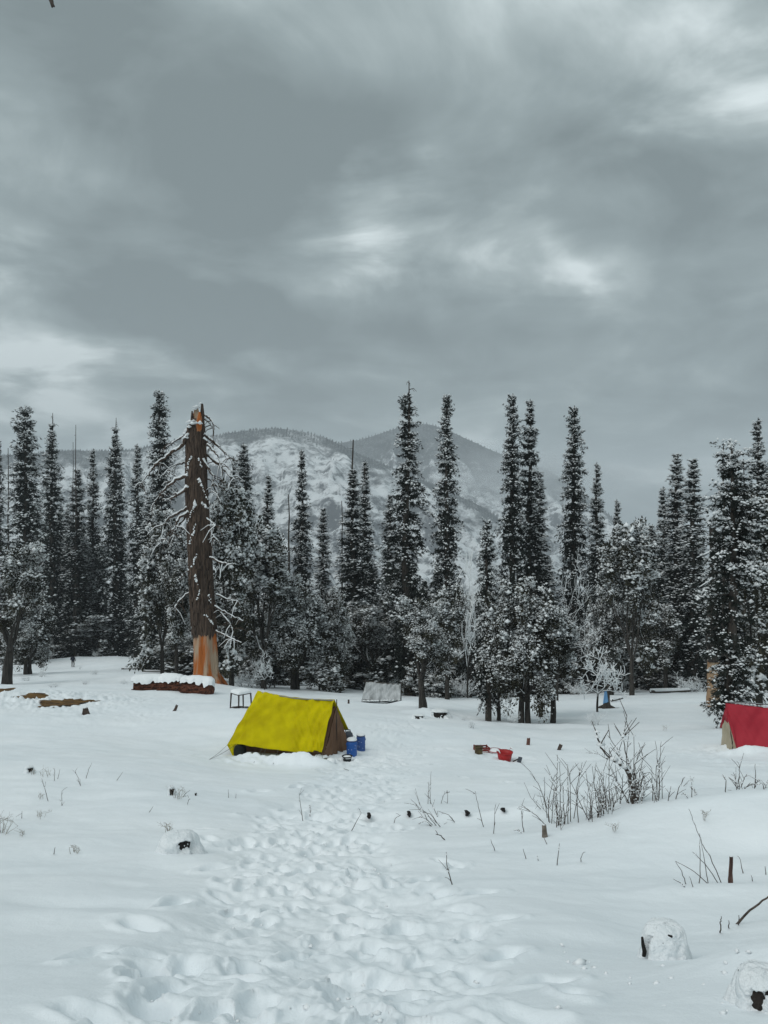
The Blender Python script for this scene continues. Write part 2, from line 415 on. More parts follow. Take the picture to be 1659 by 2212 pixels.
def build_ground():
    rows = np.concatenate([np.geomspace(1.3, 26, 680), np.geomspace(26, 150, 250)[1:]])
    cols = np.concatenate([np.linspace(-.95, -.56, 50)[:-1], np.linspace(-.56, .56, 500), np.linspace(.56, .95, 50)[1:]])
    Yg, Ug = np.meshgrid(rows, cols, indexing='ij'); Xg = Ug * Yg
    Z = ground(Xg, Yg)
    m = path_mask(Xg, Yg)
    near = 1 - sstep(16, 32, Yg)
    Z = Z - m * .055 * near
    Z = Z + m * (fbm(Xg * 2.4, Yg * 2.4, 61, 4, .55) * .075 + np.abs(fbm(Xg * 8.5, Yg * 8.5, 71, 2)) * .02) * (.35 + .65 * near)
    # wind layers in the untouched snow
    wl = vnoise(Xg * .55 + Yg * .25, Yg * 2.6 + .8 * vnoise(Xg * .4, Yg * .4, 3), 81)
    Z = Z + (1 - m) * .022 * wl * (1 - sstep(20, 45, Yg))
    Z = Z + (1 - m) * fbm(Xg * 2.2, Yg * 2.2, 84, 3) * .014
    def bare_mask(X, Y):
        m_ = 1
        for (px, d, rx, ry) in ((150, 38.2, 1.15, 2.2), (70, 39.8, .75, 1.1), (-6, 42, .5, 1.5)):
            c = (px - CX) / F * d; m_ = m_ * sstep(.75, 1.25, np.sqrt(((X - c) / rx) ** 2 + ((Y - d) / ry) ** 2))
        return m_
    Z = Z - .04 * (1 - bare_mask(Xg, Yg))
    # churned snow round the tents, the tubs and on the left
    for (px, d, rx, ry, a) in ((610, 23.4, 2.2, .7, .13), (760, 24.2, 1.3, 1.2, .08), (1080, 24, 1.6, 1.1, .06), (1600, 25.3, 2.0, 1.2, .10), (120, 40, 4.5, 5, .30), (300, 33, 3, 3, .06), (1590, 22.0, .8, 4, .07), (940, 41, 2, 1.2, .2)):
        p = P(px, 1500, d)
        k = np.exp(-(((Xg - p[0]) / rx) ** 2 + ((Yg - d) / ry) ** 2))
        Z = Z + k * a * (fbm(Xg * 5, Yg * 5, 91, 3, .6) + .15) * bare_mask(Xg, Yg)
    # footprints
    prints = []
    for y0 in np.arange(2.3, 34, .001):
        hw = np.interp(y0, PW[:, 1], PW[:, 2])
        dens = 9 if y0 < 13 else (7 if y0 < 24 else 3)
        if rng0.random() < dens * 2 * hw * .001:
            cx = np.interp(y0, PW[:, 1], PW[:, 0])
            prints.append((cx + rng0.normal(0, .5) * hw, y0, rng0.normal(0, .55), rng0.uniform(.025, .065), rng0.uniform(.72, 1.15)))
    for (px, py) in ((1030, 2100), (1010, 2020), (990, 1960), (1040, 1930), (330, 2080), (300, 2000), (380, 1950), (1090, 2060), (330, 2150), (1180, 2120), (560, 1710), (640, 1700), (1100, 1690), (1000, 1680), (1560, 1640), (1580, 1660)):
        p = hit(px, py); prints.append((p[0], p[1], rng0.normal(0, .5), .08, 1.1))
    Dp = np.zeros_like(Z); Rm = np.zeros_like(Z)
    for (fx, fy, a, dep, s) in prints:
        r0, r1 = np.searchsorted(rows, [fy - .5, fy + .5])
        c0, c1 = np.searchsorted(cols, [(fx - .45) / fy, (fx + .45) / fy])
        if c1 <= c0 + 1: continue
        dx = Xg[r0:r1, c0:c1] - fx; dy = Yg[r0:r1, c0:c1] - fy
        u = (dx * math.cos(a) - dy * math.sin(a)) / (.075 * s); v = (dx * math.sin(a) + dy * math.cos(a)) / (.155 * s)
        r = np.sqrt(u * u + v * v) + .25 * vnoise(dx * 14, dy * 14, int(fy * 1000) % 997)
        Dp[r0:r1, c0:c1] = np.maximum(Dp[r0:r1, c0:c1], dep * (1 - sstep(.45, 1.2, r)))
        Rm[r0:r1, c0:c1] = np.maximum(Rm[r0:r1, c0:c1], .018 * np.exp(-((r - 1.6) / .4) ** 2) * (1 + 1.2 * vnoise(dx * 9, dy * 9, 5)))
    Z = Z - Dp + Rm * (Dp < .01)
    mb = MB()
    grid(mb, np.stack([Xg, Yg, Z], -1))
    # the wider hillside: behind the viewer, to the sides and on down into the valley
    yo = np.concatenate([np.linspace(-60, 0, 14), np.geomspace(1.5, 9000, 80)])
    uo = np.linspace(-1, 1, 91)
    Yo, Uo = np.meshgrid(yo, uo, indexing='ij')
    Xo = Uo * np.abs(Uo) ** .5 * (60 + np.abs(Yo) * 1.6)
    Zo = ground(Xo, Yo)
    inside = (Yo > 1.3) & (Yo < 150) & (np.abs(Xo) < .95 * Yo)
    Zo = np.where(inside, Zo - .5 - .01 * Yo, Zo - .03)
    grid(mb, np.stack([Xo, Yo, Zo], -1))
    o = mb.obj('ground', M_SNOWG)
    return structure(o)
build_ground()

# snow-free soil
def soil_patch(name, px0, py, d, rx, ry, label_mat, seed, lift=.16):
    c = P(px0, py, d); n, m = 90, 16
    th = np.linspace(0, 2 * math.pi, n, endpoint=False)
    R = 1 + .55 * fbm(np.cos(th) * 1.6 + seed, np.sin(th) * 1.6, seed, 3) + .7 * fbm(np.cos(th) * 5, np.sin(th) * 5 + seed, seed, 3, .6)
    rr = np.linspace(0, 1, m)
    X = c[0] + rr[:, None] * R[None] * np.cos(th)[None] * rx; Y = c[1] + rr[:, None] * R[None] * np.sin(th)[None] * ry
    Z = ground(X, Y) + lift * (1 - rr[:, None] ** 8) + .02 + .05 * fbm(X * 3, Y * 3, seed, 3)
    V = np.stack([X, Y, Z], -1); mb = MB()
    i = np.arange(m - 1)[:, None]; j = np.arange(n)[None]; j2 = (j + 1) % n
    mb.add(V.reshape(-1, 3), np.stack([i * n + j, i * n + j2, (i + 1) * n + j2, (i + 1) * n + j], -1).reshape(-1, 4))
    return structure(mb.obj(name, label_mat))
M_SOIL = mat('wet_soil_and_dead_grass', (.040, .020, .010), (.19, .105, .028), 1.9, .95, .8, 9, stretch=(1, 2.5, 1), dist=.06)
M_MUD = mat('dark_mud', (.02, .016, .013), (.05, .038, .03), 6, .9, .5, 12)
soil_patch('bare_ground', 150, 1514, 38.2, 1.15, 2.2, M_SOIL, 3, .015)
soil_patch('bare_ground', 70, 1507, 39.8, .75, 1.1, M_SOIL, 9, .015)
soil_patch('bare_ground', -6, 1493, 42, .5, 1.5, M_SOIL, 14, .015)
soil_patch('bare_ground', 520, 1527, 33.2, .42, .5, M_MUD, 21, .03)

# ================================================================== mountains
def mountain_mat(name, forest_z, rock=(.085, .092, .102), forest=(.050, .058, .064)):
    m, nt, N, L, b = new_mat(name)
    b.inputs['Roughness'].default_value = .9; b.inputs['Specular IOR Level'].default_value = .1
    geo = N.new('ShaderNodeNewGeometry')
    sepn = N.new('ShaderNodeSeparateXYZ'); L.new(geo.outputs['Normal'], sepn.inputs[0])
    sepp = N.new('ShaderNodeSeparateXYZ'); L.new(geo.outputs['Position'], sepp.inputs[0])
    def noise(s, det, stretch=(1, 1, 1), rough=.6):
        mp = N.new('ShaderNodeMapping'); mp.inputs['Scale'].default_value = stretch; L.new(geo.outputs['Position'], mp.inputs[0])
        n = N.new('ShaderNodeTexNoise'); n.inputs['Scale'].default_value = s; n.inputs['Detail'].default_value = det; n.inputs['Roughness'].default_value = rough
        L.new(mp.outputs[0], n.inputs['Vector']); return n.outputs['Fac']
    def mth(op, a, c, clamp=False):
        n = N.new('ShaderNodeMath'); n.operation = op; n.use_clamp = clamp
        for i, v in enumerate((a, c)):
            if isinstance(v, (int, float)): n.inputs[i].default_value = v
            else: L.new(v, n.inputs[i])
        return n.outputs[0]
    # rock shows on steep faces
    steep = mth('SUBTRACT', 0.86, sepn.outputs[2])
    rk = mth('ADD', mth('MULTIPLY', steep, 2.6), mth('MULTIPLY', mth('SUBTRACT', noise(.028, 10, (1, 1, 1.6), .74), .50), 6.5))
    rk = mth('MULTIPLY', rk, 1.0, True)
    # woodland near the crest and in blotches
    cr = N.new('ShaderNodeAttribute'); cr.attribute_name = 'crest'
    hz = mth('MULTIPLY', mth('SUBTRACT', cr.outputs['Fac'], forest_z), 16.0)
    fo = mth('ADD', hz, mth('MULTIPLY', mth('SUBTRACT', noise(.009, 9, (1, 1, 1), .70), .52), 8.0))
    fo = mth('MULTIPLY', mth('MULTIPLY', fo, .85, True), mth('ADD', .40, noise(.16, 3)), True)
    snow = (.80, .83, .85, 1)
    m1 = N.new('ShaderNodeMix'); m1.data_type = 'RGBA'; L.new(rk, m1.inputs[0]); m1.inputs[6].default_value = snow; m1.inputs[7].default_value = (*rock, 1)
    m2 = N.new('ShaderNodeMix'); m2.data_type = 'RGBA'; L.new(fo, m2.inputs[0]); L.new(m1.outputs[2], m2.inputs[6]); m2.inputs[7].default_value = (*forest, 1)
    L.new(m2.outputs[2], b.inputs['Base Color'])
    bp = N.new('ShaderNodeBump'); bp.inputs['Strength'].default_value = 1; bp.inputs['Distance'].default_value = 9
    L.new(noise(.05, 10, (1, 1, 1), .7), bp.inputs['Height']); L.new(bp.outputs[0], b.inputs['Normal'])
    return m
def make_mountain(name, ridge, Db, Dr, zb, seed, material, rough=1.0, trees=0, px0=-900, px1=2500, nc=520):
    ridge = np.array(ridge, float)
    cols = np.linspace(px0, px1, nc); tt = np.concatenate([np.linspace(0, 1, 190 if nc > 400 else 90), 1 + np.linspace(0.01, .5, 20)])
    T, Cc = np.meshgrid(tt, cols, indexing='ij')
    yr = np.interp(Cc, ridge[:, 0], ridge[:, 1])
    for k in (12, 24): yr = .5 * yr + .25 * (np.interp(Cc - k, ridge[:, 0], ridge[:, 1]) + np.interp(Cc + k, ridge[:, 0], ridge[:, 1]))
    zr = (CY - yr) / F * Dr
    Y = Db + (Dr - Db) * T; u = (Cc - CX) / F
    X = u * (Dr * .55 + Y * .45)
    prof = np.where(T <= 1, np.clip(T, 0, 1) ** 1.25, 1 - (T - 1) * 1.1)
    Z = zb + (zr - zb) * prof
    env = np.sin(np.clip(T, 0, 1) * math.pi) ** .7
    warp = 160 * fbm(X / 420, Y / 420, seed + 3, 2)
    rid = 1 - np.abs(2 * fbm((X + Y * .28 + warp) / 260, (Y + X * .1) / 620, seed, 3, .5))
    rid2 = 1 - np.abs(2 * fbm((X + .4 * Y + warp) / 85, Y / 170, seed + 9, 4, .55))
    Z = Z + env * rough * ((rid - .75) * 125 + (rid2 - .7) * 52) + rough * fbm(X / 26, Y / 26, seed + 20, 4, .6) * (7 * env + 1.5)
    mb = MB(); grid(mb, np.stack([X, Y, Z], -1))
    o = structure(mb.obj(name, material))
    at_ = o.data.attributes.new('crest', 'FLOAT', 'POINT'); at_.data.foreach_set('value', T.ravel().astype(np.float32))
    if trees:
        rng = np.random.default_rng(seed)
        n = trees
        ti = np.clip(1.005 - np.abs(rng.normal(0, .028, n)) - (rng.random(n) < .22) * rng.random(n) ** 2 * .25, .3, 1.02); ci = rng.uniform(0, 519, n)
        keep = fbm(ci / 24, ti * 9, seed + 40, 3) + .9 * (ti > .96) > .16
        ti, ci = ti[keep], ci[keep]
        ri = np.clip(np.searchsorted(tt, ti), 0, len(tt) - 1); cj = ci.astype(int)
        B = np.stack([X[ri, cj], Y[ri, cj], Z[ri, cj] - 1], -1) + rng.normal(0, 1.5, (len(ri), 3)) * [1, 1, 0]
        h = rng.uniform(3, 8.5, len(B)) * Dr / 2300; w = h * rng.uniform(.16, .26, len(B))
        a = np.arange(5) / 5 * 6.283
        base = B[:, None] + np.stack([np.cos(a), np.sin(a), 0 * a], -1)[None] * w[:, None, None]
        V = np.concatenate([base, (B + np.stack([0 * h, 0 * h, h], -1))[:, None]], 1)
        Fs = np.array([[k, (k + 1) % 5, 5] for k in range(5)])[None] + (np.arange(len(B)) * 6)[:, None, None]
        mb = MB(); mb.add(V.reshape(-1, 3), Fs.reshape(-1, 3))
        f = stuff(mb.obj('far_forest', M_FARFIR)); tag(f, 'tiny dark firs covering the crest of the far mountain' if seed == 1 else 'tiny dark firs on the misty far peak', 'forest')
    return o
M_FARFIR = mat('far_fir', (.035, .042, .046), (.085, .095, .10), .02, .9)
make_mountain('mountain_front', [(-900, 1010), (0, 985), (140, 973), (275, 975), (310, 966), (373, 951), (450, 942), (553, 927), (617, 925), (680, 938), (717, 951), (760, 975), (850, 1012), (950, 1052), (1050, 1098), (1110, 1150), (1200, 1230), (1400, 1330), (2500, 1330)],
              950, 2300, -260, 1, mountain_mat('mountain_snow', .90), 1.0, 13000)
make_mountain('mountain_peak', [(-900, 1100), (500, 1010), (700, 962), (760, 953), (800, 946), (833, 931), (860, 925), (885, 918), (910, 912), (950, 922), (985, 937), (1030, 958), (1065, 975), (1180, 1014), (1215, 1036), (1300, 1100), (1400, 1180), (1600, 1300), (2500, 1330)],
              1900, 3400, -300, 2, mountain_mat('mountain_wooded', .80), 1.0, 9000)
make_mountain('mountain_far', [(-900, 1250), (1150, 1250), (1300, 1200), (1420, 1140), (1500, 1082), (1560, 1044), (1620, 1010), (1659, 990), (1800, 950), (2100, 900), (2500, 940)],
              4200, 6800, -350, 3, mountain_mat('mountain_faint', .85), 1.4, nc=260)

def volume_mat(name, density, color, soft=None, aniso=0.0):
    m = bpy.data.materials.new(name); m.use_nodes = True; N = m.node_tree.nodes; L = m.node_tree.links
    N.clear(); out = N.new('ShaderNodeOutputMaterial'); v = N.new('ShaderNodeVolumePrincipled')
    v.inputs['Color'].default_value = (*color, 1); v.inputs['Density'].default_value = density
    v.inputs['Anisotropy'].default_value = aniso
    L.new(v.outputs[0], out.inputs['Volume'])
    if soft:
        tc = N.new('ShaderNodeTexCoord')
        ln = N.new('ShaderNodeVectorMath'); ln.operation = 'LENGTH'; L.new(tc.outputs['Object'], ln.inputs[0])
        mr = N.new('ShaderNodeMapRange'); mr.interpolation_type = 'SMOOTHSTEP'
        mr.inputs['From Min'].default_value = 1.0; mr.inputs['From Max'].default_value = .15; mr.inputs['To Min'].default_value = 0; mr.inputs['To Max'].default_value = density
        nz = N.new('ShaderNodeTexNoise'); nz.inputs['Scale'].default_value = 2.2; nz.inputs['Detail'].default_value = 4; L.new(tc.outputs['Object'], nz.inputs['Vector'])
        ml = N.new('ShaderNodeMapRange'); ml.inputs['From Min'].default_value = .36; ml.inputs['From Max'].default_value = .62; ml.inputs['To Min'].default_value = 0; ml.inputs['To Max'].default_value = 1
        L.new(ln.outputs['Value'], mr.inputs['Value']); L.new(nz.outputs['Fac'], ml.inputs['Value'])
        mm = N.new('ShaderNodeMath'); mm.operation = 'MULTIPLY'; L.new(mr.outputs[0], mm.inputs[0]); L.new(ml.outputs[0], mm.inputs[1])
        L.new(mm.outputs[0], v.inputs['Density'])
    return m
def mist(px, py, D, rx, ry, rz, dens):
    c = P(px, py, D); mb = MB(); n = 10; th = np.linspace(0, math.pi, n + 1); lathe(mb, [(max(1e-3, math.sin(t)), -math.cos(t)) for t in th], 18)
    o = stuff(mb.obj('mist_bank', volume_mat('mist', dens, (.90, .94, .97), True), None, True, tuple(c))); o.scale = (rx, ry, rz); tag(o, 'pale mist drifting across the right flank of the mountains', 'mist')
mist(1130, 1030, 2500, 430, 350, 120, .0065)
hz = MB(); box(hz, (0, 4300, -30), (22000, 9600, 1300))
stuff(hz.obj('haze', volume_mat('haze_air', .00019, (.86, .92, .97)), smooth=False))

# ================================================================== trees
def fir_proto(seed, H=30.0, R=1.9, crown0=.02, top=.24, full=.45, snow=1.0, droop=.5, spray=.52, K=13, lev=.60, gaps=.25, taper=.12, bare=0.0, upsnow=.5):
    """a columnar Himalayan fir: trunk, boughs with needle sprays, clods of snow. Returns three meshes."""
    rng = np.random.default_rng(seed)
    Hc = H * (1 - bare)
    zs = np.arange(H * crown0, Hc * .995, lev)
    zb, az = [], []
    a0 = 0
    for z in zs:
        nb = rng.integers(7, 10)
        z = z + rng.normal(0, .12) * lev
        a0 += 1.3
        for k in range(nb):
            zb.append(z + rng.normal(0, .16) * lev); az.append(a0 + k * 6.283 / nb + rng.normal(0, .35))
    zb = np.array(zb); az = np.array(az)
    t = np.clip((Hc - zb) / (Hc - H * crown0), 0, 1)
    prof = top + (1 - top) * np.clip(t / full, 0, 1) ** .75
    prof *= 1 - taper * np.clip((t - .8) / .2, 0, 1)
    lump = 1 + gaps * 2.2 * fbm(zb / 1.9 + seed, az * .9, seed, 3)
    L = R * prof * lump * rng.uniform(.72, 1.15, len(zb))
    keep = rng.random(len(zb)) > gaps * .35
    zb, az, t, L = zb[keep], az[keep], t[keep], np.clip(L[keep], .12, None)
    n = len(zb)
    el = np.interp(t, [0, .12, .35, 1], [.75, .35, 0, -.25]) + rng.normal(0, .14, n)
    dr = droop * np.interp(t, [0, .3, 1], [.3, .8, 1.1]) * rng.uniform(.6, 1.3, n)
    s = .30 + .78 * ((np.arange(K)[None] + rng.random((n, K))) / K) ** .8
    hx = L[:, None] * s * np.cos(el)[:, None]
    vz = L[:, None] * (s * np.sin(el)[:, None] - dr[:, None] * s ** 2 * .55)
    spr = spray * (.22 + .5 * s) * np.clip(L[:, None] / R + .25, .3, 1)
    aw = az[:, None] + rng.normal(0, 1, (n, K)) * spr / np.clip(hx, .25, None)
    ca, sa = np.cos(aw), np.sin(aw)
    jz = (rng.normal(0, .36, (n, K)) - .18) * spr
    Pt = np.stack([hx * ca, hx * sa, zb[:, None] + vz + jz], -1)
    slope = .55 * np.sin(el)[:, None] - .5 * dr[:, None] * s
    aa = aw + rng.normal(0, .75, (n, K))
    D = np.stack([np.cos(aa), np.sin(aa), slope + rng.normal(0, .5, (n, K))], -1)
    fmb = MB()
    ln = spray * rng.uniform(.5, 1.05, n * K) * np.clip(.5 + .5 * np.repeat(prof[keep], K), .5, 1.2)
    sprays(fmb, Pt.reshape(-1, 3), D.reshape(-1, 3), ln, ln * .8, rng)
    # hanging sprays inside the crown
    ni = int(n * 4); idx = rng.integers(0, n, ni); si = rng.uniform(.05, .72, ni)
    Pi = np.stack([L[idx] * si * np.cos(az[idx]), L[idx] * si * np.sin(az[idx]), zb[idx] - .05], -1)
    Di = np.stack([rng.normal(0, .8, ni), rng.normal(0, .8, ni), np.full(ni, -.8)], -1)
    li = spray * rng.uniform(1.0, 1.9, ni) * np.clip(L[idx] / R + .2, .3, 1); sprays(fmb, Pi, Di, li, li * 1.0, rng)
    Wm = 2 * np.percentile(np.hypot(Pt[..., 0], Pt[..., 1])[t[:] > .4], 90) + spray * .5
    # bough stems
    bmb = MB()
    for i in range(0, n, 3):
        sv = np.array([0, .35, .7, 1.0])
        pts = np.stack([L[i] * sv * math.cos(el[i]) * math.cos(az[i]), L[i] * sv * math.cos(el[i]) * math.sin(az[i]), zb[i] + L[i] * (sv * math.sin(el[i]) - dr[i] * sv ** 2 * .8)], -1)
        tube(bmb, pts, [.035, .028, .018, .008], 3, cap=False)
    # snow: clods along the boughs, thicker towards the tips and the top of the tree
    heavy = np.clip(rng.gamma(1.8, .55, n), .08, 2.4)
    patch = np.clip(.72 + 1.6 * fbm(zb / 2.2 + 3, az * .8 + 9, seed + 5, 2), .16, 1.7)
    tf = np.interp(t, [0, .25, .6, 1], [2.0 + upsnow, 1.5 + .8 * upsnow, .9, .55])
    pr = snow * .70 * (heavy * patch * tf)[:, None] * np.clip(-.15 + 1.15 * s, .05, 1.1) * np.clip(.95 + 2.3 * (jz / (spr + .01) + .12), .06, 1.9)
    lp = np.clip(.55 + .55 * L / R, .4, 1.1)
    pick = rng.random((n, K)) < pr
    Cn = Pt[pick] + np.array([0, 0, .06]); m = len(Cn)
    sz = spray * rng.uniform(.14, .38, m) * np.repeat(lp[:, None], K, 1)[pick]
    S = np.stack([sz * rng.uniform(.9, 1.5, m), sz * rng.uniform(.7, 1, m), sz * rng.uniform(.45, .8, m)], -1)
    smb = MB(); lumps(smb, Cn, S, rng)
    # finer dusting on the needles
    pick = rng.random((n, K)) < pr * .6 + .05 * snow
    Cn = (Pt + D * .22 * spray / .5)[pick] + rng.normal(0, .05, (pick.sum(), 3)); m = len(Cn)
    sz = spray * rng.uniform(.07, .17, m)
    lumps(smb, Cn, np.stack([sz * 1.7, sz, sz * .7], -1), rng)
    # trunk
    r0 = H * .0125 + .1
    zz = np.linspace(-1.0, Hc if bare == 0 else H, 14)
    wob = np.stack([.12 * np.sin(zz * .31 + seed), .12 * np.cos(zz * .27 + seed * 2), zz], -1)
    rr = r0 * np.clip(1 - zz / H, 0, 1) ** .85 + .03; rr[0] *= 1.35
    tmb = MB(); tube(tmb, wob, rr, 9, wob=.12, seed=seed)
    if bare:
        for k in range(int(10 * bare / .08)):
            z = Hc + rng.uniform(0, .95) * (H - Hc); a = rng.uniform(0, 6.28); l = rng.uniform(.3, .9) * (1.1 - (z - Hc) / (H - Hc))
            x0 = np.interp(z, zz, wob[:, 0]); y0 = np.interp(z, zz, wob[:, 1])
            tube(tmb, [[x0, y0, z], [x0 + l * .6 * math.cos(a), y0 + l * .6 * math.sin(a), z + .1], [x0 + l * math.cos(a), y0 + l * math.sin(a), z - .15]], [.035, .025, .01], 4, cap=False)
    tmb.V += bmb.V; tmb.F += [f + tmb.n for f in bmb.F]; tmb.M += bmb.M; tmb.n += bmb.n
    return dict(H=H, W=Wm, trunk=tmb.mesh('trunk', M_BARK), crown=fmb.mesh('crown', M_FIR, False), snow=smb.mesh('snow', M_TSNOW))

def limbs(rng, p, d, ln, r, depth, tubes, tips, spread=.7, up=.12, kids=(2, 4), shrink=.72, wander=.22, maxd=4):
    nseg = 4; pts = [np.array(p, float)]; d = np.array(d, float)
    for k in range(nseg):
        d = d + rng.normal(0, wander, 3) + np.array([0, 0, up]); d /= np.linalg.norm(d)
        pts.append(pts[-1] + d * ln / nseg)
    r1 = r * .62
    tubes.append((np.array(pts), np.linspace(r, r1, nseg + 1), depth))
    if depth >= maxd: tips.append((pts[-1], d)); return
    if depth >= maxd - 1: tips.append((pts[2], d)); tips.append((pts[-1], d))
    for k in range(rng.integers(kids[0], kids[1] + 1)):
        i = nseg if k == 0 else rng.integers(2, nseg + 1)
        a = rng.normal(0, 1, 3); a -= d * a.dot(d); a /= np.linalg.norm(a) + 1e-6
        sp = spread * rng.uniform(.5, 1.3)
        nd = d * math.cos(sp) + a * math.sin(sp)
        limbs(rng, pts[i], nd, ln * shrink * rng.uniform(.75, 1.2), r1 * rng.uniform(.65, .95), depth + 1, tubes, tips, spread, up, kids, shrink, wander, maxd)
def oak_proto(seed, H=9.0, W=6.0, trunk_h=.3, leafn=30, clump=.42, leaf=.15, snow=1.0, stems=1, r0=.24, spread=.75, maxd=4, kids=(2, 4), lean=0.0, bare=False, thick_snow=1.0, trunk_mat=None, leaf_mat=None):
    """an evergreen oak or a leafless tree with snow lying on every limb"""
    rng = np.random.default_rng(seed); tubes, tips = [], []
    for sidx in range(stems):
        a = rng.uniform(0, 6.28); off = (0 if stems == 1 else rng.uniform(.25, .6)) * np.array([math.cos(a), math.sin(a), 0])
        th = H * trunk_h * rng.uniform(.85, 1.15)
        tp = np.array([off + [lean * z + .12 * math.sin(z * 1.3 + seed + sidx) * z / 3, .1 * math.cos(z * 1.1 + sidx) * z / 3, z] for z in np.linspace(-.8, th, 8)])
        rr = r0 * np.linspace(1.12, .72, 8) * rng.uniform(.8, 1.0); rr[:2] *= 1.3
        tubes.append((tp, rr, 0))
        nk = rng.integers(4, 7)
        for k in range(nk):
            a = k * 6.283 / nk + rng.uniform(-.4, .4); e = rng.uniform(.35, 1.25)
            st = tp[-1] if k < 3 else tp[-2]
            limbs(rng, st, (math.cos(a) * math.cos(e), math.sin(a) * math.cos(e), math.sin(e)), H * .30 * rng.uniform(.8, 1.2), rr[-1] * .62, 1, tubes, tips, spread, .10, kids, .70, .22, maxd)
    allp = np.array([t[0] for t in tips]); 
    zmax = allp[:, 2].max(); wx = np.percentile(np.abs(allp[:, 0]), 97) * 2
    kz = (H - clump * .6) / zmax; kx = (W - clump) / wx
    def fit(p):
        p = np.array(p, float); f = np.clip((p[..., 2:3] / (H * trunk_h)), 0, 1)
        q = p.copy(); q[..., :2] *= 1 + (kx - 1) * f; q[..., 2:3] *= kz; return q
    tmb, smb, fmb = MB(), MB(), MB()
    for (pts, rr, dep) in tubes:
        q = fit(pts); tube(tmb, q, rr, 9 if dep == 0 else (6 if dep < 3 else 4), cap=False, wob=.22 if dep == 0 else 0, seed=seed)
        if dep >= 1:
            k = q + np.array([0, 0, 1]) * (rr * .75)[:, None]
            rs = np.clip(rr * .9, .014 * thick_snow, .085) * thick_snow
            if rng.random() < (.95 if bare else .6): tube(smb, k, rs, 5, flat=.8, cap=False, wob=.35, seed=seed + dep)
    if not bare:
        tip = np.array([fit(t[0]) for t in tips]); td = np.array([t[1] for t in tips])
        n = len(tip); idx = np.repeat(np.arange(n), leafn)
        off = rng.normal(0, 1, (len(idx), 3)); off /= np.linalg.norm(off, axis=1, keepdims=True); off *= (rng.random(len(idx)) ** .45)[:, None] * clump * np.array([1.15, 1.15, .8])
        Cn = tip[idx] + off - [0, 0, clump * .15]
        D = off * 1.2 + td[idx] * clump + rng.normal(0, .3, off.shape) * clump + [0, 0, -clump * .25]
        ln = leaf * rng.uniform(.8, 1.7, len(idx)); leaves(fmb, Cn, D, ln, ln * .40, rng)
        hv = np.clip(rng.gamma(1.3, .8, n), 0, 3) * np.clip(.75 + 1.6 * fbm(tip[:, 0] / 1.1 + seed, tip[:, 2] / 1.1, seed, 2), .1, 2)
        hi = np.clip((tip[:, 2] / H - trunk_h) / (1 - trunk_h), 0, 1)
        up = off[:, 2] / clump
        pick = rng.random(len(idx)) < snow * .52 * hv[idx] * np.clip(.42 + up, .03, 1.2) * (.45 + .75 * hi[idx])
        Cs = Cn[pick] + [0, 0, .03]; m = len(Cs); sz = leaf * rng.uniform(.24, .72, m) * (1 + 1.1 * (rng.random(m) < .13))
        lumps(smb, Cs, np.stack([sz * 1.35, sz, sz * .7], -1), rng)
    return dict(H=H, W=W, trunk=tmb.mesh('trunk', trunk_mat or M_BARKG), crown=fmb.mesh('crown', leaf_mat or M_OAK, False) if not bare else None, snow=smb.mesh('snow', M_TSNOW))

def plant(proto, name, cat, label, px, d, top_y=None, width=None, group=None, rz=None, H=None, W=None, tilt=0.0, dx=0.0):
    g = at(px, d)
    h = H if H else (-(top_y - CY) / F * d - g[2])
    w = W if W else (width * d / F if width else h * proto['W'] / proto['H'])
    kz = h / proto['H']; kx = w / proto['W']
    root = thing(name, label, cat, tuple(g), group)
    root.scale = (kx, kx, kz); root.rotation_euler = (0, tilt, (hash_rot(px) if rz is None else rz))
    link('trunk', proto['trunk'], root)
    s_par = root
    if proto['crown'] is not None:
        c = stuff(link('crown', proto['crown'], root)); s_par = c
    s = stuff(link('snow', proto['snow'], s_par))
    return root
def hash_rot(px): return (px * 12.9898) % 6.283

FIR = [fir_proto(1, R=1.75, full=.55, snow=.9, gaps=.34, top=.15),                     # 0 narrow column
       fir_proto(2, R=1.9, full=.5, snow=.85, gaps=.34, bare=.05, top=.12),           # 1 with a dead leader
       fir_proto(3, R=1.7, full=.7, snow=1.15, top=.12, gaps=.30),                    # 2 pointed
       fir_proto(4, R=2.1, full=.5, snow=.75, gaps=.5, droop=.7, top=.16),            # 3 ragged
       fir_proto(5, R=2.0, full=.85, snow=1.6, gaps=.42, top=.13, lev=.62),            # 4 tapering, white
       fir_proto(6, R=1.9, full=.35, snow=1.25, gaps=.5, top=.34)]                    # 5 blunt
FIR_N = [fir_proto(11, H=24, R=2.0, full=.6, snow=.85, gaps=.55, droop=.85, spray=.42, K=15, lev=.50, bare=.045, crown0=.05, top=.22),   # nearer, ragged
         fir_proto(12, H=24, R=1.5, full=.5, snow=1.05, gaps=.42, spray=.38, K=14, lev=.45, crown0=.04, top=.26),                       # nearer, narrow
         fir_proto(13, H=12, R=1.25, full=.35, snow=1.7, gaps=.65, spray=.25, K=24, lev=.30, crown0=.10, top=.42, upsnow=.2),            # near snowy column
         fir_proto(14, H=9, R=1.0, full=.45, snow=1.6, gaps=.55, spray=.21, K=19, lev=.26, crown0=.12, top=.28)]
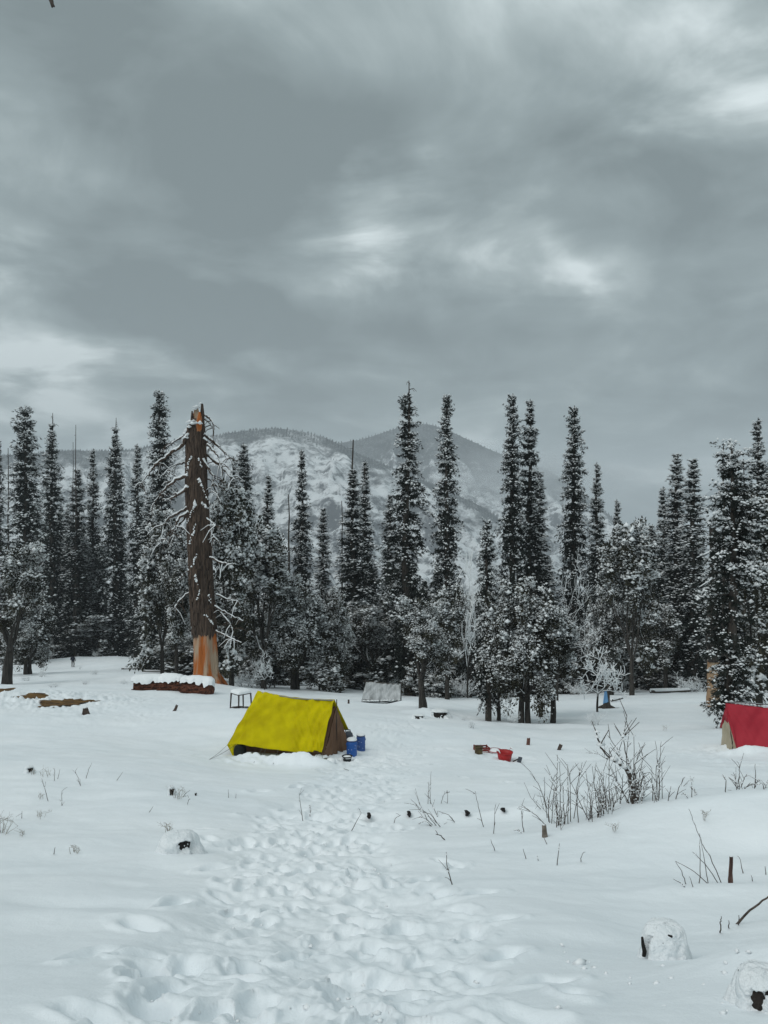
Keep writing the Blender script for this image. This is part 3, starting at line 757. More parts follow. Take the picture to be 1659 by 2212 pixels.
OAK = [oak_proto(21, H=8, W=4.6, trunk_h=.20, stems=1, r0=.30, snow=2.9, leafn=80, leaf=.125, clump=.52),
       oak_proto(22, H=8, W=6.0, trunk_h=.20, stems=2, r0=.30, snow=2.9, leafn=46, leaf=.125, clump=.52),
       oak_proto(23, H=11, W=5.5, trunk_h=.13, snow=2.6, leafn=48, clump=.62, leaf=.19, r0=.3),
       oak_proto(24, H=8, W=5.0, trunk_h=.26, snow=2.6, leafn=64, lean=.12, r0=.40, leaf=.12, clump=.48)]
SHRUB = [oak_proto(41, H=2.2, W=2.4, trunk_h=.06, snow=2.6, leafn=22, clump=.22, leaf=.11, r0=.04, stems=3, maxd=3, thick_snow=.7),
         oak_proto(42, H=2.0, W=2.6, trunk_h=.05, bare=True, r0=.03, stems=4, maxd=4, kids=(2, 3), thick_snow=.9, spread=.9),
         oak_proto(43, H=3.0, W=2.0, trunk_h=.08, snow=2.2, leafn=26, clump=.26, leaf=.13, r0=.05, stems=2, maxd=3, thick_snow=.7)]
BARE = [oak_proto(31, H=5, W=4.0, trunk_h=.3, bare=True, r0=.10, maxd=4, kids=(3, 4), thick_snow=1.5, spread=1.0),
        oak_proto(32, H=8, W=6.5, trunk_h=.25, bare=True, r0=.15, maxd=5, kids=(2, 3), thick_snow=.9, spread=.95)]

G1 = 'tall firs along the forest edge'
def fir(k, px, d, top, w, label, near=False, **kw): return plant((FIR_N if near else FIR)[k], 'fir_tree', 'fir tree', label, px, d, top, w * 1.22, G1, **kw)
fir(3, -4, 128, 945, 40, 'fir cut by the left edge of the picture')
fir(5, 55, 124, 878, 64, 'tall blunt-topped snowy fir nearest the left edge')
fir(1, 112, 139, 892, 52, 'bluish fir with a thin bare tip, between the blunt fir and the twin-spiked fir')
fir(0, 167, 138, 1012, 54, 'fir with two bare dead spikes above its flat crown')
fir(2, 201, 143, 968, 40, 'slim dark fir just right of the twin-spiked fir')
fir(1, 249, 138, 902, 52, 'pointed fir with a short bare leader, left of the slim pair')
fir(2, 297, 135, 958, 46, 'narrow fir tucked left of the tallest left-hand fir')
fir(5, 345, 98, 843, 54, 'tallest fir left of the broken dead trunk')
fir(4, 322, 92, 1075, 56, 'short white-dusted fir in front of the tallest left-hand fir')
fir(3, 527, 106, 956, 60, 'twin-topped dark fir right behind the broken dead trunk')
fir(2, 505, 112, 985, 40, 'half-hidden fir left of the twin-topped dark fir')
fir(2, 580, 92, 1024, 46, 'slender snowy fir between the dead trunk and the bare pole')
fir(0, 652, 104, 970, 42, 'dark lone column fir right of the bare pole')
fir(4, 698, 98, 1100, 50, 'low cone-shaped fir in the gap before the mountain slope')
fir(0, 763, 84, 1012, 64, 'dark fir carrying one long bare spike at the centre')
fir(2, 789, 93, 994, 48, 'fir standing half behind the centre spike fir')
fir(0, 880, 77, 822, 88, 'tallest broad ragged fir with a dead top at the centre', True)
fir(4, 843, 96, 1072, 54, 'pale fir half hidden left of the tallest ragged fir')
fir(1, 965, 76, 852, 54, 'very slim tall fir alone against the peak', True)
fir(1, 1107, 82, 850, 56, 'left one of the close pair of tall firs', True)
fir(0, 1144, 84, 862, 62, 'right one of the close pair of tall firs')
fir(4, 1166, 90, 1028, 58, 'lower snowy fir leaning out right of the close pair')
fir(1, 1240, 84, 876, 60, 'tall club-topped fir right of the close pair', True)
fir(2, 1290, 90, 998, 46, 'thin-topped fir right of the club-topped fir')
fir(2, 1333, 96, 1078, 40, 'small pointed fir showing in the valley gap')
fir(3, 1408, 84, 1132, 52, 'dark short fir left of the right-hand pair')
fir(4, 1462, 80, 984, 72, 'left one of the white right-hand pair of firs')
fir(4, 1497, 77, 995, 78, 'right one of the white right-hand pair, with spreading boughs')
fir(2, 1432, 88, 1050, 50, 'fir peeping out left of the white right-hand pair')
fir(2, 1637, 66, 902, 62, 'dark pointed fir above the red tent at the right edge')
fir(3, 1672, 64, 985, 80, 'dark fir mostly outside the right edge of the picture')
plant(FIR_N[2], 'snowy_fir', 'fir tree', 'close shaggy snow-laden tree beside the red tent', 1572, 33.5, 962, 135, None, tilt=.02)
plant(FIR_N[3], 'snowy_fir', 'fir tree', 'snow-clotted small fir left of the oak clump', 1052, 40.5, 1128, 68, None)
G2 = 'snow-laden evergreen oaks'
plant(OAK[3], 'oak_tree', 'oak tree', 'leaning dark-trunked snowy oak at the left edge', 14, 62, 1172, 150, G2, rz=.4)
plant(OAK[1], 'oak_tree', 'oak tree', 'low oak behind the leaning oak at the left edge', 62, 84, 1270, 110, G2)
plant(OAK[2], 'oak_tree', 'oak tree', 'tall frosted oak left of the dead trunk', 350, 68, 1090, 105, G2)
plant(OAK[0], 'oak_tree', 'oak tree', 'dark-trunked oak just left of the orange trunk base', 381, 66, 1200, 80, G2)
plant(OAK[2], 'oak_tree', 'oak tree', 'big frosted oak right of the orange trunk base', 500, 63, 1040, 130, G2)
plant(OAK[2], 'oak_tree', 'oak tree', 'wide pale oak above the yellow tent', 570, 68, 1130, 150, G2)
plant(OAK[1], 'oak_tree', 'oak tree', 'round pale oak between the yellow and grey tents', 640, 70, 1240, 130, G2)
plant(OAK[0], 'oak_tree', 'oak tree', 'small thin oak left of the centre spike fir', 700, 72, 1300, 80, G2)
plant(OAK[3], 'oak_tree', 'oak tree', 'stout oak right of the grey tent, its crown full of snow', 914, 43, 1290, 120, G2, rz=2.5)
plant(OAK[0], 'oak_tree', 'oak tree', 'oak behind the stout oak, trunk bare and dark', 966, 66, 1260, 95, G2)
plant(OAK[1], 'oak_tree', 'oak tree', 'widest oak of the clump, two trunks on the snow', 1135, 39.5, 1245, 170, G2, rz=.3)
plant(OAK[0], 'oak_tree', 'oak tree', 'right-hand oak of the clump with clods of snow', 1195, 40, 1300, 115, G2)
plant(OAK[3], 'oak_tree', 'oak tree', 'small crooked oak at the left of the clump', 1078, 41, 1370, 70, G2, rz=4.0)
plant(OAK[0], 'oak_tree', 'oak tree', 'thick-trunked oak behind the middle of the clump', 1168, 44, 1330, 90, G2)
plant(OAK[2], 'oak_tree', 'oak tree', 'broad frosted oak filling the valley gap', 1365, 62, 1120, 130, G2)
plant(OAK[1], 'oak_tree', 'oak tree', 'low brown-leaved oak left of the white right-hand firs', 1318, 66, 1260, 100, G2)
plant(OAK[2], 'oak_tree', 'oak tree', 'dark broad oak behind the red tent', 1640, 41, 1060, 170, G2)
plant(OAK[0], 'oak_tree', 'oak tree', 'thin oak sapling at the trees above the red tent', 1612, 44, 1330, 80, G2)
plant(BARE[0], 'leafless_tree', 'tree', 'small white-branched leafless tree beside the blue cloth', 1290, 45, 1385, 118)
plant(BARE[1], 'leafless_tree', 'tree', 'tall leafless tree, branches lined white, above the oak clump', 1204, 58, 1165, 130)
plant(BARE[1], 'leafless_tree', 'tree', 'leafless snowy tree between the round oak and the centre firs', 690, 70, 1240, 100)
plant(BARE[0], 'leafless_tree', 'tree', 'leafless snowy tree showing right of the slim tall fir', 1010, 70, 1165, 85)
plant(BARE[0], 'leafless_tree', 'tree', 'white twiggy tree low behind the yellow tent', 572, 62, 1400, 55)
# rows of firs and oaks deeper in the wood
rngf = np.random.default_rng(77)
MARKS = [(-20, 'left picture edge'), (55, 'blunt-topped fir'), (112, 'bluish fir'), (167, 'twin-spiked fir'), (249, 'short-leader fir'), (345, 'tallest left-hand fir'), (447, 'orange-based trunk'), (527, 'twin-topped dark fir'), (580, 'slender snowy fir'), (652, 'lone column fir'), (763, 'centre spike fir'), (880, 'tallest ragged fir'), (965, 'slim lone fir'), (1052, 'snow-clotted small fir'), (1125, 'close pair of firs'), (1240, 'club-topped fir'), (1333, 'small valley-gap fir'), (1408, 'dark short fir'), (1480, 'white right-hand pair'), (1572, 'shaggy tree'), (1660, 'right picture edge')]
ORD = ['first', 'second', 'third', 'fourth', 'fifth', 'sixth', 'seventh', 'eighth', 'ninth', 'tenth', 'eleventh', 'twelfth']
def name_rows(lst, what):
    by = {}
    for px, o in lst: by.setdefault(min(MARKS, key=lambda m: abs(m[0] - px))[1], []).append((px, o))
    for mk, q in by.items():
        q.sort(key=lambda t: t[0])
        for i, (px, o) in enumerate(q): o['label'] = (ORD[i] + ' from left of the ' if len(q) > 1 else 'only one of the ') + what + ' around the ' + mk
rows_f, rows_o, rows_s = [], [], [[], [], []]
for i in range(92):
    px = rngf.uniform(-60, 1720); d = rngf.uniform(98, 142)
    if px < 345: d = rngf.uniform(139, 158)
    lo = np.interp(px, [0, 350, 560, 620, 740, 900, 1050, 1250, 1380, 1500, 1660], [1080, 1100, 1150, 1240, 1240, 1180, 1190, 1180, 1220, 1130, 1080])
    t_ = plant(FIR[rngf.integers(0, 6)], 'fir_tree', 'fir tree', 'dim fir in the crowded back rows of the forest', px, d, lo + rngf.uniform(0, 110), rngf.uniform(46, 66), 'firs in the back rows'); rows_f.append((px, t_))
for i in range(46):
    px = -40 + 1740 * (i + rngf.random()) / 46; d = rngf.uniform(70, 98) if px > 350 else rngf.uniform(137, 147)
    t_ = plant(OAK[rngf.integers(0, 4)], 'oak_tree', 'oak tree', 'dim snowy oak under the back-row firs', px, d, rngf.uniform(1240, 1400), rngf.uniform(85, 125), 'oaks in the back rows'); rows_o.append((px, t_))

for i in range(84):
    px = -30 + 1720 * (i + rngf.random()) / 84; d = rngf.uniform(68, 96) if px > 350 else rngf.uniform(132, 142)
    k = rngf.integers(0, 3)
    t_ = plant(SHRUB[k], 'snowy_shrub', 'shrub', ['rounded snow-caked shrub among the trunks at the forest edge', 'leafless white-twigged shrub among the trunks at the forest edge', 'upright snow-caked sapling among the trunks at the forest edge'][k], px, d, None, None, ['caked shrubs at the forest edge', 'leafless shrubs at the forest edge', 'saplings at the forest edge'][k], H=rngf.uniform(1.4, 3.6), W=rngf.uniform(2.2, 4.0)); rows_s[k].append((px, t_))
name_rows(rows_f, 'dim back-row firs'); name_rows(rows_o, 'dim snowy oaks')
for k, w in enumerate(('round caked shrubs', 'white leafless shrubs', 'upright caked saplings')): name_rows(rows_s[k], w)
# dead poles
def pole(px, d, y0, y1, r, label, n=5, lean=0, seed=0):
    rng = np.random.default_rng(seed); g = at(px, d); zt = -(y0 - CY) / F * d - g[2]
    z = np.linspace(-.5, zt, 10); mb = MB()
    pts = np.stack([lean * z + .06 * np.sin(z), .05 * np.cos(z * .7), z], -1); tube(mb, pts, np.linspace(r, r * .22, 10), 7, wob=.1)
    for k in range(n):
        zz = rng.uniform(.55, .97) * zt; a = rng.uniform(0, 6.28); l = rng.uniform(.25, .8); x0 = np.interp(zz, z, pts[:, 0])
        tube(mb, [[x0, 0, zz], [x0 + l * math.cos(a), l * math.sin(a), zz + rng.uniform(-.2, .25)]], [.03, .008], 4, cap=False)
    tag(mb.obj('dead_pole', M_BARK, None, True, tuple(g)), label, 'dead tree')
pole(18, 133, 968, 0, .24, 'thin dead fir pole beside the blunt-topped fir', 14, 0, 1)
pole(163, 137, 918, 0, .20, 'longer of the two bare spikes on the left', 5, .002, 2)
pole(159, 137.5, 955, 0, .17, 'shorter of the two bare spikes on the left', 3, -.003, 3)
pole(624, 100, 1068, 0, .26, 'bare dead pole left of the lone column fir', 3, 0, 4)
pole(739, 104, 1082, 0, .20, 'thin ragged dead pole left of the centre spike fir', 16, 0, 5)
pole(762, 84.5, 950, 0, .30, 'long bare spike rising from the centre fir', 3, 0, 6)
pole(1563, 60, 958, 0, .17, 'bare spike behind the shaggy tree by the red tent', 2, 0, 7)
pole(1608, 60, 992, 0, .15, 'second bare spike right of the shaggy tree', 2, 0, 8)

# ================================================================== the great broken trunk
M_ORANGE = mat('bare_orange_wood', (.40, .115, .022), (.40, .30, .21), 1.0, .85, 1.0, 5, stretch=(1.9, 1.9, .30), dist=.12, ramp=(.46, .60))
M_ROTTEN = mat('red_rotten_wood', (.035, .014, .010), (.23, .085, .048), 3.5, .95, 1.0, 8, stretch=(.5, 3, 3), dist=.10)
SNAG_D = 60.0
def snag():
    g = at(447, SNAG_D); root = thing('broken_dead_trunk', 'huge broken dead trunk with orange barkless base and drooping snowy branches', 'dead tree', tuple(g))
    def W(px, py, dd=0.0): return P(px, py, SNAG_D + dd) - g
    # (picture row, left edge, right edge)
    rows = [(1480, 417, 479), (1470, 418, 477), (1440, 418.5, 473), (1400, 418, 470), (1373, 417.5, 468), (1350, 415, 466), (1300, 412, 463), (1250, 410, 459), (1200, 408, 456), (1150, 406, 453), (1100, 404, 450), (1050, 402, 447), (1000, 402.5, 445), (960, 403, 443), (930, 404, 442), (915, 410, 441.5), (905, 413, 441)]
    def ring(r, k=1.0, sides=64, seed=0):
        y, l, rr = r; c = W((l + rr) / 2, y); rad = (rr - l) / 2 * SNAG_D / F * k
        a = np.arange(sides) / sides * 2 * math.pi
        w = 1 + .16 * vnoise(np.cos(a) * 2.5 + 5, np.sin(a) * 2.5 + y * .006, 7) + .10 * fbm(np.cos(a) * 9, np.sin(a) * 9 + y * .012, 8, 3, .6) + .30 * sstep(1445, 1478, y) * np.clip(.2 + vnoise(np.cos(a) * 3, np.sin(a) * 3, 19) * 2, 0, 1)
        return np.stack([c[0] + rad * w * np.cos(a), c[1] + rad * w * np.sin(a), np.full(sides, c[2])], -1)
    def loft(mb, rr, k=1.0, jag=0.0):
        R = np.array([ring(r, k) for r in rr]); n, m = R.shape[:2]
        if jag:
            R[0, :, 2] += jag * vnoise(np.arange(m) * .9, np.zeros(m), 3) * 2
        i = np.arange(n - 1)[:, None]; j = np.arange(m)[None]; j2 = (j + 1) % m
        mb.add(R.reshape(-1, 3), np.stack([i * m + j, i * m + j2, (i + 1) * m + j2, (i + 1) * m + j], -1).reshape(-1, 4))
    fine = []
    for a, b in zip(rows[:-1], rows[1:]):
        for t in (0, .25, .5, .75): fine.append(tuple(np.array(a) * (1 - t) + np.array(b) * t))
    fine.append(rows[-1])
    low = [r for r in fine if r[0] >= 1360]; high = [r for r in fine if r[0] <= 1378]
    mb = MB(); loft(mb, low, .955); 
    for k in range(7):     # buttress roots
        a = k * .9 + .3; c = W(448, 1470); rr = 1.05
        tube(mb, [[c[0] + rr * .75 * math.cos(a), c[1] + rr * .75 * math.sin(a), c[2] + .5], [c[0] + rr * 1.1 * math.cos(a), c[1] + rr * 1.1 * math.sin(a), c[2] - .1], [c[0] + rr * 1.5 * math.cos(a), c[1] + rr * 1.5 * math.sin(a), c[2] - .6]], [.16, .2, .12], 6)
    mb.obj('bare_wood', M_ORANGE, root)
    mb = MB(); loft(mb, high, 1.0, jag=.35)
    # bark plates standing proud
    rng = np.random.default_rng(3)
    for k in range(700):
        y = rng.uniform(930, 1362); l = np.interp(y, [r[0] for r in rows][::-1], [r[1] for r in rows][::-1]); rr_ = np.interp(y, [r[0] for r in rows][::-1], [r[2] for r in rows][::-1])
        a = rng.uniform(math.pi, 2 * math.pi) if k % 4 else rng.uniform(0, math.pi); c = W((l + rr_) / 2, y); rad = (rr_ - l) / 2 * SNAG_D / F * 1.0
        h = rng.uniform(.2, .9); w = rng.uniform(.03, .10)
        q = c + np.array([math.cos(a), math.sin(a), 0]) * rad * .99; tn = np.array([-math.sin(a), math.cos(a), 0]); nr = np.array([math.cos(a), math.sin(a), 0])
        V = [q - tn * w - [0, 0, h / 2], q + tn * w - [0, 0, h / 2], q + tn * w * .8 + [0, 0, h / 2], q - tn * w * .8 + [0, 0, h / 2]]
        V2 = [v + nr * .07 - tn * 0 for v in V]; V2[0] = V2[0] + nr * .03
        mb.add(np.array(V + V2), [[4, 5, 6, 7], [0, 1, 5, 4], [1, 2, 6, 5], [2, 3, 7, 6], [3, 0, 4, 7]])
    mb.obj('bark', M_DEADBARK, root, False)
    # the splintered top
    mb = MB()
    for (x0, x1, y0, y1, dd, mt) in ((430, 441, 918, 872, .1, 1), (414, 432, 918, 882, .0, 0), (410, 417, 920, 888, -.2, 1), (422, 436, 918, 890, -.45, 0), (425, 434, 918, 895, .5, 1)):
        c0, c1 = W((x0 + x1) / 2, y0, dd), W((x0 + x1) / 2 + 1.5, y1, dd); hw = (x1 - x0) / 2 * SNAG_D / F
        tube(mb, [c0 - [0, 0, .5], c0, (c0 + c1) / 2 + [.03, 0, 0], c1], [hw, hw, hw * .9, hw * .45], 7, mt, wob=.25, seed=int(x0))
    mb.obj('splintered_top', [M_ORANGE, M_DEADBARK], root, False)
    # branches: picture polylines at the trunk's own distance, each with its load of snow
    Z8 = lambda q: [(259.2 + x / 4.8, 829.5 + y / 4.8) for x, y in q]
    ZB = lambda q: [(x / 3.0, 1166.5 + y / 3.0) for x, y in q]
    BR = [(Z8([(720, 470), (660, 540), (600, 575), (475, 655)]), .13, -.3), (Z8([(700, 540), (640, 650), (540, 700), (420, 800), (340, 870), (290, 940), (200, 1060)]), .16, -.6),
          (Z8([(710, 955), (580, 990), (480, 1070), (400, 1170), (330, 1270)]), .15, -.5), (Z8([(700, 1070), (620, 1140), (540, 1180), (440, 1200)]), .14, -.9), (Z8([(640, 960), (560, 1010), (490, 1020)]), .09, .3),
          (Z8([(710, 1280), (600, 1340), (500, 1400), (450, 1470), (420, 1650)]), .12, -.2), (Z8([(710, 1330), (600, 1400), (560, 1500), (480, 1560)]), .12, -.7), (Z8([(710, 1350), (620, 1440), (570, 1530), (555, 1600)]), .10, .5),
          (Z8([(700, 815), (600, 830), (550, 870), (530, 930)]), .09, .4), (Z8([(855, 300), (920, 350), (970, 400), (968, 600), (960, 680)]), .10, .2), (Z8([(870, 360), (930, 410), (955, 455)]), .07, .4),
          (Z8([(870, 530), (960, 590), (1060, 680), (1120, 750), (1215, 800)]), .14, -.3), (Z8([(870, 570), (960, 680), (1010, 740), (1060, 850)]), .12, -.7), (Z8([(870, 710), (960, 780), (1050, 860), (1130, 940), (1190, 990)]), .14, .3),
          (Z8([(865, 780), (930, 900), (970, 960), (960, 1060), (930, 1200)]), .11, -.6), (Z8([(880, 985), (940, 990), (965, 1050)]), .09, .1), (Z8([(920, 1530), (980, 1590), (1040, 1659)]), .09, -.4), (Z8([(900, 1395), (960, 1440), (990, 1470)]), .07, -.6),
          (Z8([(820, 1005), (860, 1080), (910, 1200), (980, 1310)]), .08, -1.25), (Z8([(780, 1240), (740, 1340), (700, 1450)]), .09, -1.3), (Z8([(780, 1460), (760, 1560), (720, 1659)]), .09, -1.35), (Z8([(740, 760), (710, 850), (700, 930)]), .08, -1.15), (Z8([(820, 790), (850, 870)]), .06, -1.2), (Z8([(850, 1240), (900, 1290), (950, 1330)]), .07, -1.2),
          (ZB([(1360, 115), (1440, 150), (1500, 155)]), .09, -.6), (ZB([(1400, 355), (1470, 380), (1540, 395)]), .08, -.5), (ZB([(1390, 430), (1480, 480), (1575, 525)]), .09, -.5), (ZB([(1430, 470), (1490, 540), (1510, 595)]), .07, -.6), (ZB([(1400, 590), (1480, 625), (1565, 665)]), .08, -.5),
          (ZB([(1235, 335), (1160, 390), (1125, 450)]), .07, -.2), (ZB([(1275, 95), (1255, 170), (1150, 265)]), .09, -1.3), (ZB([(1265, 235), (1285, 290)]), .09, -1.28), (ZB([(1295, 330), (1280, 390)]), .06, -1.2), (ZB([(1355, 360), (1370, 410)]), .06, -1.2), (ZB([(1330, 490), (1385, 555)]), .06, -1.2)]
    rng = np.random.default_rng(9)
    for bi, (q, r, dd) in enumerate(BR):
        n = len(q); out = np.linspace(0, 1, n) * rng.uniform(-1.0, .8) if abs(dd) < 1.1 else np.zeros(n) - .05
        pts = np.array([W(x, y, dd + out[i]) for i, (x, y) in enumerate(q)])
        tt = np.linspace(0, n - 1, 4 * n); sm = np.stack([np.interp(tt, np.arange(n), pts[:, k]) for k in range(3)], -1)
        sm[1:-1] += rng.normal(0, .03, (len(sm) - 2, 3))
        mb = MB(); tube(mb, sm, np.linspace(r, .025, len(sm)), 6, wob=.2, seed=bi)
        sn = MB(); front = abs(dd) >= 1.1
        off = np.array([0, -.05, .05]) if front else np.array([0, 0, 1.0])
        rs = np.linspace(r, .04, len(sm)) * (1.25 if front else .95) * (.55 + .9 * np.clip(vnoise(np.arange(len(sm)) * .55, np.full(len(sm), bi * 3.1), 4) + .5, 0, 1))
        if front:
            jj = np.arange(0, len(sm)); lumps(sn, sm + off + rng.normal(0, .03, sm.shape), np.stack([rs * rng.uniform(.7, 1.5, len(sm)), rs * .8, rs * rng.uniform(1.0, 2.0, len(sm))], -1), rng)
        keep = len(sm) if front or rng.random() < .6 else int(len(sm) * .75)
        if not front: tube(sn, (sm + (off if front else off * (np.linspace(r, .025, len(sm)) * .8)[:, None]))[:keep], rs[:keep], 6, flat=.75 if not front else 1.0, wob=.4, seed=bi + 50)
        if not front:   # side twigs
            for k in range(int(2 + len(sm) / 4)):
                i0 = rng.integers(len(sm) // 3, len(sm)); v = rng.normal(0, 1, 3); v[2] = -abs(v[2]) * .9; v[1] *= .6; v /= np.linalg.norm(v); l = rng.uniform(.4, 1.5)
                tw = np.array([sm[i0], sm[i0] + v * l * .5 + [0, 0, .08], sm[i0] + v * l + [0, 0, -.2 * l]])
                tube(mb, tw, [.04, .03, .012], 4, cap=False)
                if rng.random() < .5: tube(sn, tw + [0, 0, .04], [.045, .035, .02], 4, cap=False)
        b = mb.obj('branch', M_DEADBARK, root); sn.obj('snow', M_SNOW, b)
    # snow lodged on the top and the shoulders
    sn = MB()
    pts = np.array([W(x, y, dd) for (x, y, dd) in [(404, 930, -.3), (408, 922, -.8), (415, 915, -1.0), (424, 913, -.9), (432, 914, -.8), (418, 909, -.6), (411, 912, -.7), (424, 880, -.3), (421, 884, -.35), (433, 872, .1), (406, 938, -.6), (402, 946, -.5), (399, 952, -.4)]])
    lumps(sn, pts, np.tile([[.34, .28, .2]], (len(pts), 1)) * rng.uniform(.6, 1.2, (len(pts), 1)), rng)
    sn.obj('snow', M_SNOW, root)
snag()

# a second, slimmer dead trunk on the right
def snag_right():
    g = at(1540, 47); zt = -(1140 - CY) / F * 47 - g[2]; zb = -(1425 - CY) / F * 47 - g[2]; zl = -(1492 - CY) / F * 47 - g[2]
    root = thing('dead_tree', 'pale barkless dead trunk behind the shaggy tree', 'dead tree', tuple(g))
    mb = MB(); z = np.linspace(-.4, zb, 8); tube(mb, np.stack([.05 * np.sin(z), 0 * z, z], -1), np.linspace(.42, .33, 8), 12, wob=.12); mb.obj('bare_wood', mat('bare_tan_wood', (.30, .17, .09), (.40, .30, .20), 2, .85, .5, 8, stretch=(2, 2, .4), dist=.03), root)
    mb = MB(); z = np.linspace(zb - .1, zt, 12); tube(mb, np.stack([.05 * np.sin(z), 0 * z, z], -1), np.linspace(.38, .16, 12), 12, wob=.15); mb.obj('bark', M_BARKG, root)
    for (y, l, dy) in ((1250, -.9, -.5), (1190, -1.0, -.4), (1300, -.8, -.5), (1400, -.7, -.3), (1215, -.7, .2)):
        zz = -(y - CY) / F * 47 - g[2]; mb = MB(); q = np.array([[0, 0, zz], [l * .5, -.4, zz + dy * .35], [l * 1.2, -.6, zz + dy]]); tube(mb, q, [.06, .05, .015], 5)
        b = mb.obj('branch', M_BARKG, root); mb = MB(); tube(mb, q + [0, 0, .05], [.06, .05, .02], 5, wob=.3); mb.obj('snow', M_SNOW, b)
snag_right()

# ================================================================== fallen logs with a cap of snow
def cap_log(px0, px1, d, ybot, dia, label, seed, rz=0.0):
    rng = np.random.default_rng(seed)
    p0, p1 = P(px0, ybot, d), P(px1, ybot, d + rz); c = (p0 + p1) / 2
    gz = float(ground(np.array([c[0]]), np.array([c[1]]))[0]); root = thing('fallen_log', label, 'log', (c[0], c[1], gz))
    n = 26; t = np.linspace(0, 1, n)
    ax = p0[None] * (1 - t[:, None]) + p1[None] * t[:, None]; ax[:, 2] = ground(ax[:, 0], ax[:, 1]) + dia * .36
    ax = ax - np.array([c[0], c[1], gz]); rr = dia / 2 * (1 + .10 * vnoise(t * 6 + seed, t * 0, seed)); rr[0] *= .9; rr[-1] *= .88
    mb = MB(); tube(mb, ax, rr, 24, wob=.30, seed=seed); mb.obj('rotten_wood', M_ROTTEN, root)
    # slabs of loose wood along the face
    for k in range(int(14 * abs(px1 - px0) / 60)):
        i = rng.integers(1, n - 2); a = rng.uniform(-.9, .5); q = ax[i] + np.array([0, -math.cos(a), math.sin(a)]) * rr[i] * .98
        mb = MB(); l = rng.uniform(.2, .45); box(mb, q, (l * 2, .07, rng.uniform(.06, .14))); mb.obj('splinter', M_ROTTEN, root, False)
    # snow cap: a saddle over the upper half, ragged at its lower edge
    m = 14; a = np.linspace(.17, 1.0, m) * math.pi
    V = np.zeros((n, m, 3))
    for j in range(m):
        e = .34 * vnoise(t * 11, np.full(n, 2.0 * (j < m / 2)), seed + 2) if j in (0, 1) else 0
        ang = a[j] + (e * 1.6 if j < 2 else 0); th = .05 + .25 * max(0, math.sin(min(max(ang if np.isscalar(ang) else a[j], 0), math.pi))) ** .7
        if np.isscalar(ang): ang = np.full(n, ang)
        r2 = rr + th * (1 + .25 * vnoise(t * 7, np.full(n, j * .4), seed + 6))
        V[:, j, 0] = ax[:, 0]; V[:, j, 1] = ax[:, 1] - np.cos(ang) * r2; V[:, j, 2] = ax[:, 2] + np.sin(ang) * r2
    V[0, :, 0] -= .12; V[-1, :, 0] += .12
    V[0, :, 1:] = ax[0, 1:] + (V[0, :, 1:] - ax[0, 1:]) * .86; V[-1, :, 1:] = ax[-1, 1:] + (V[-1, :, 1:] - ax[-1, 1:]) * .86
    sn = MB(); grid(sn, V[:, ::-1])
    for k, s_ in ((0, -.06), (n - 1, .06)):
        cc = ax[k] + [0, 0, .2]; ring = np.vstack([V[k], cc + [s_, 0, 0]]); sn.add(ring, [[q, q + 1, m] for q in range(m - 1)])
    sn.obj('snow_cap', M_SNOW, root)
cap_log(290, 352, 50, 1490, .82, 'left section of the red rotten log under thick snow', 4, .2)
cap_log(349, 393, 49.6, 1494, .86, 'middle section of the red rotten log', 5, -.3)
cap_log(396, 457, 48.8, 1497, .90, 'right section of the red rotten log nearest the orange trunk', 6, -.5)

# ================================================================== tents
M_YEL = mat('yellow_tarpaulin', (.41, .335, .001), (.56, .475, .002), 1.9, .7, .3, 26, spec=.06, dist=.012)
M_BROWN = mat('brown_canvas', (.125, .066, .038), (.19, .108, .064), 2.5, .9, .35, 24, dist=.015)
M_DKCAN = mat('dark_green_cloth', (.010, .013, .011), (.028, .033, .027), 3, .85, .3, 16)
M_RED = mat('red_tarpaulin', (.32, .024, .038), (.39, .034, .050), 1.6, .7, .3, 22, spec=.08, dist=.012)
M_BEIGE = mat('beige_canvas', (.36, .31, .22), (.47, .41, .31), 2.5, .9, .35, 18, dist=.02)
M_METAL = mat('grey_metal', (.20, .21, .21), (.28, .29, .29), 6, .5, metallic=.6)
def sheet(mb, A, B, Cc, D, n=70, m=50, sag=0.05, wr=.012, seed=0, mat=0, bottom=None, flip=False):
    """cloth between ridge A-B and hem D-C with sag and drawn folds; hem curve may be given"""
    s = np.linspace(0, 1, n)[:, None, None]; t = np.linspace(0, 1, m)[None, :, None]
    top = A * (1 - s) + B * s
    if bottom is None: bot = D * (1 - s) + Cc * s
    else:
        bt = np.array(bottom); k = np.linspace(0, 1, len(bt)); bot = np.stack([np.interp(s[:, 0, 0], k, bt[:, i]) for i in range(3)], -1)[:, None]
    V = top * (1 - t) + bot * t
    nrm = np.cross((B - A), (D - A)); nrm /= np.linalg.norm(nrm)
    S, T = s[..., 0] + 0 * t[..., 0], t[..., 0] + 0 * s[..., 0]
    h = -sag * np.sin(S * math.pi) * (1 - T) ** 2 * 0
    f = vnoise((S * 17 + T * 3.5) + seed, T * 1.1, seed) * (.4 + .9 * T) + .6 * vnoise((S * 33 - T * 9), T * 2.0, seed + 1) + 1.5 * vnoise(S * 4.5 + T * 1.2, T * 1.4, seed + 2)
    ray = np.sin((S + .35 * T) * 42 + 3 * vnoise(S * 3, T * 3, seed + 8)) * np.exp(-((T - .15) / .5) ** 2) * .35
    V = V + nrm * ((f + ray) * wr)[..., None]
    V[..., 2] -= sag * np.sin(S * math.pi) * (1 - .5 * T)
    grid(mb, V if not flip else V[:, ::-1], mat)
    return V
def solid(o, th=.006):
    md = o.modifiers.new('cloth', 'SOLIDIFY'); md.thickness = th; md.offset = 0; return o
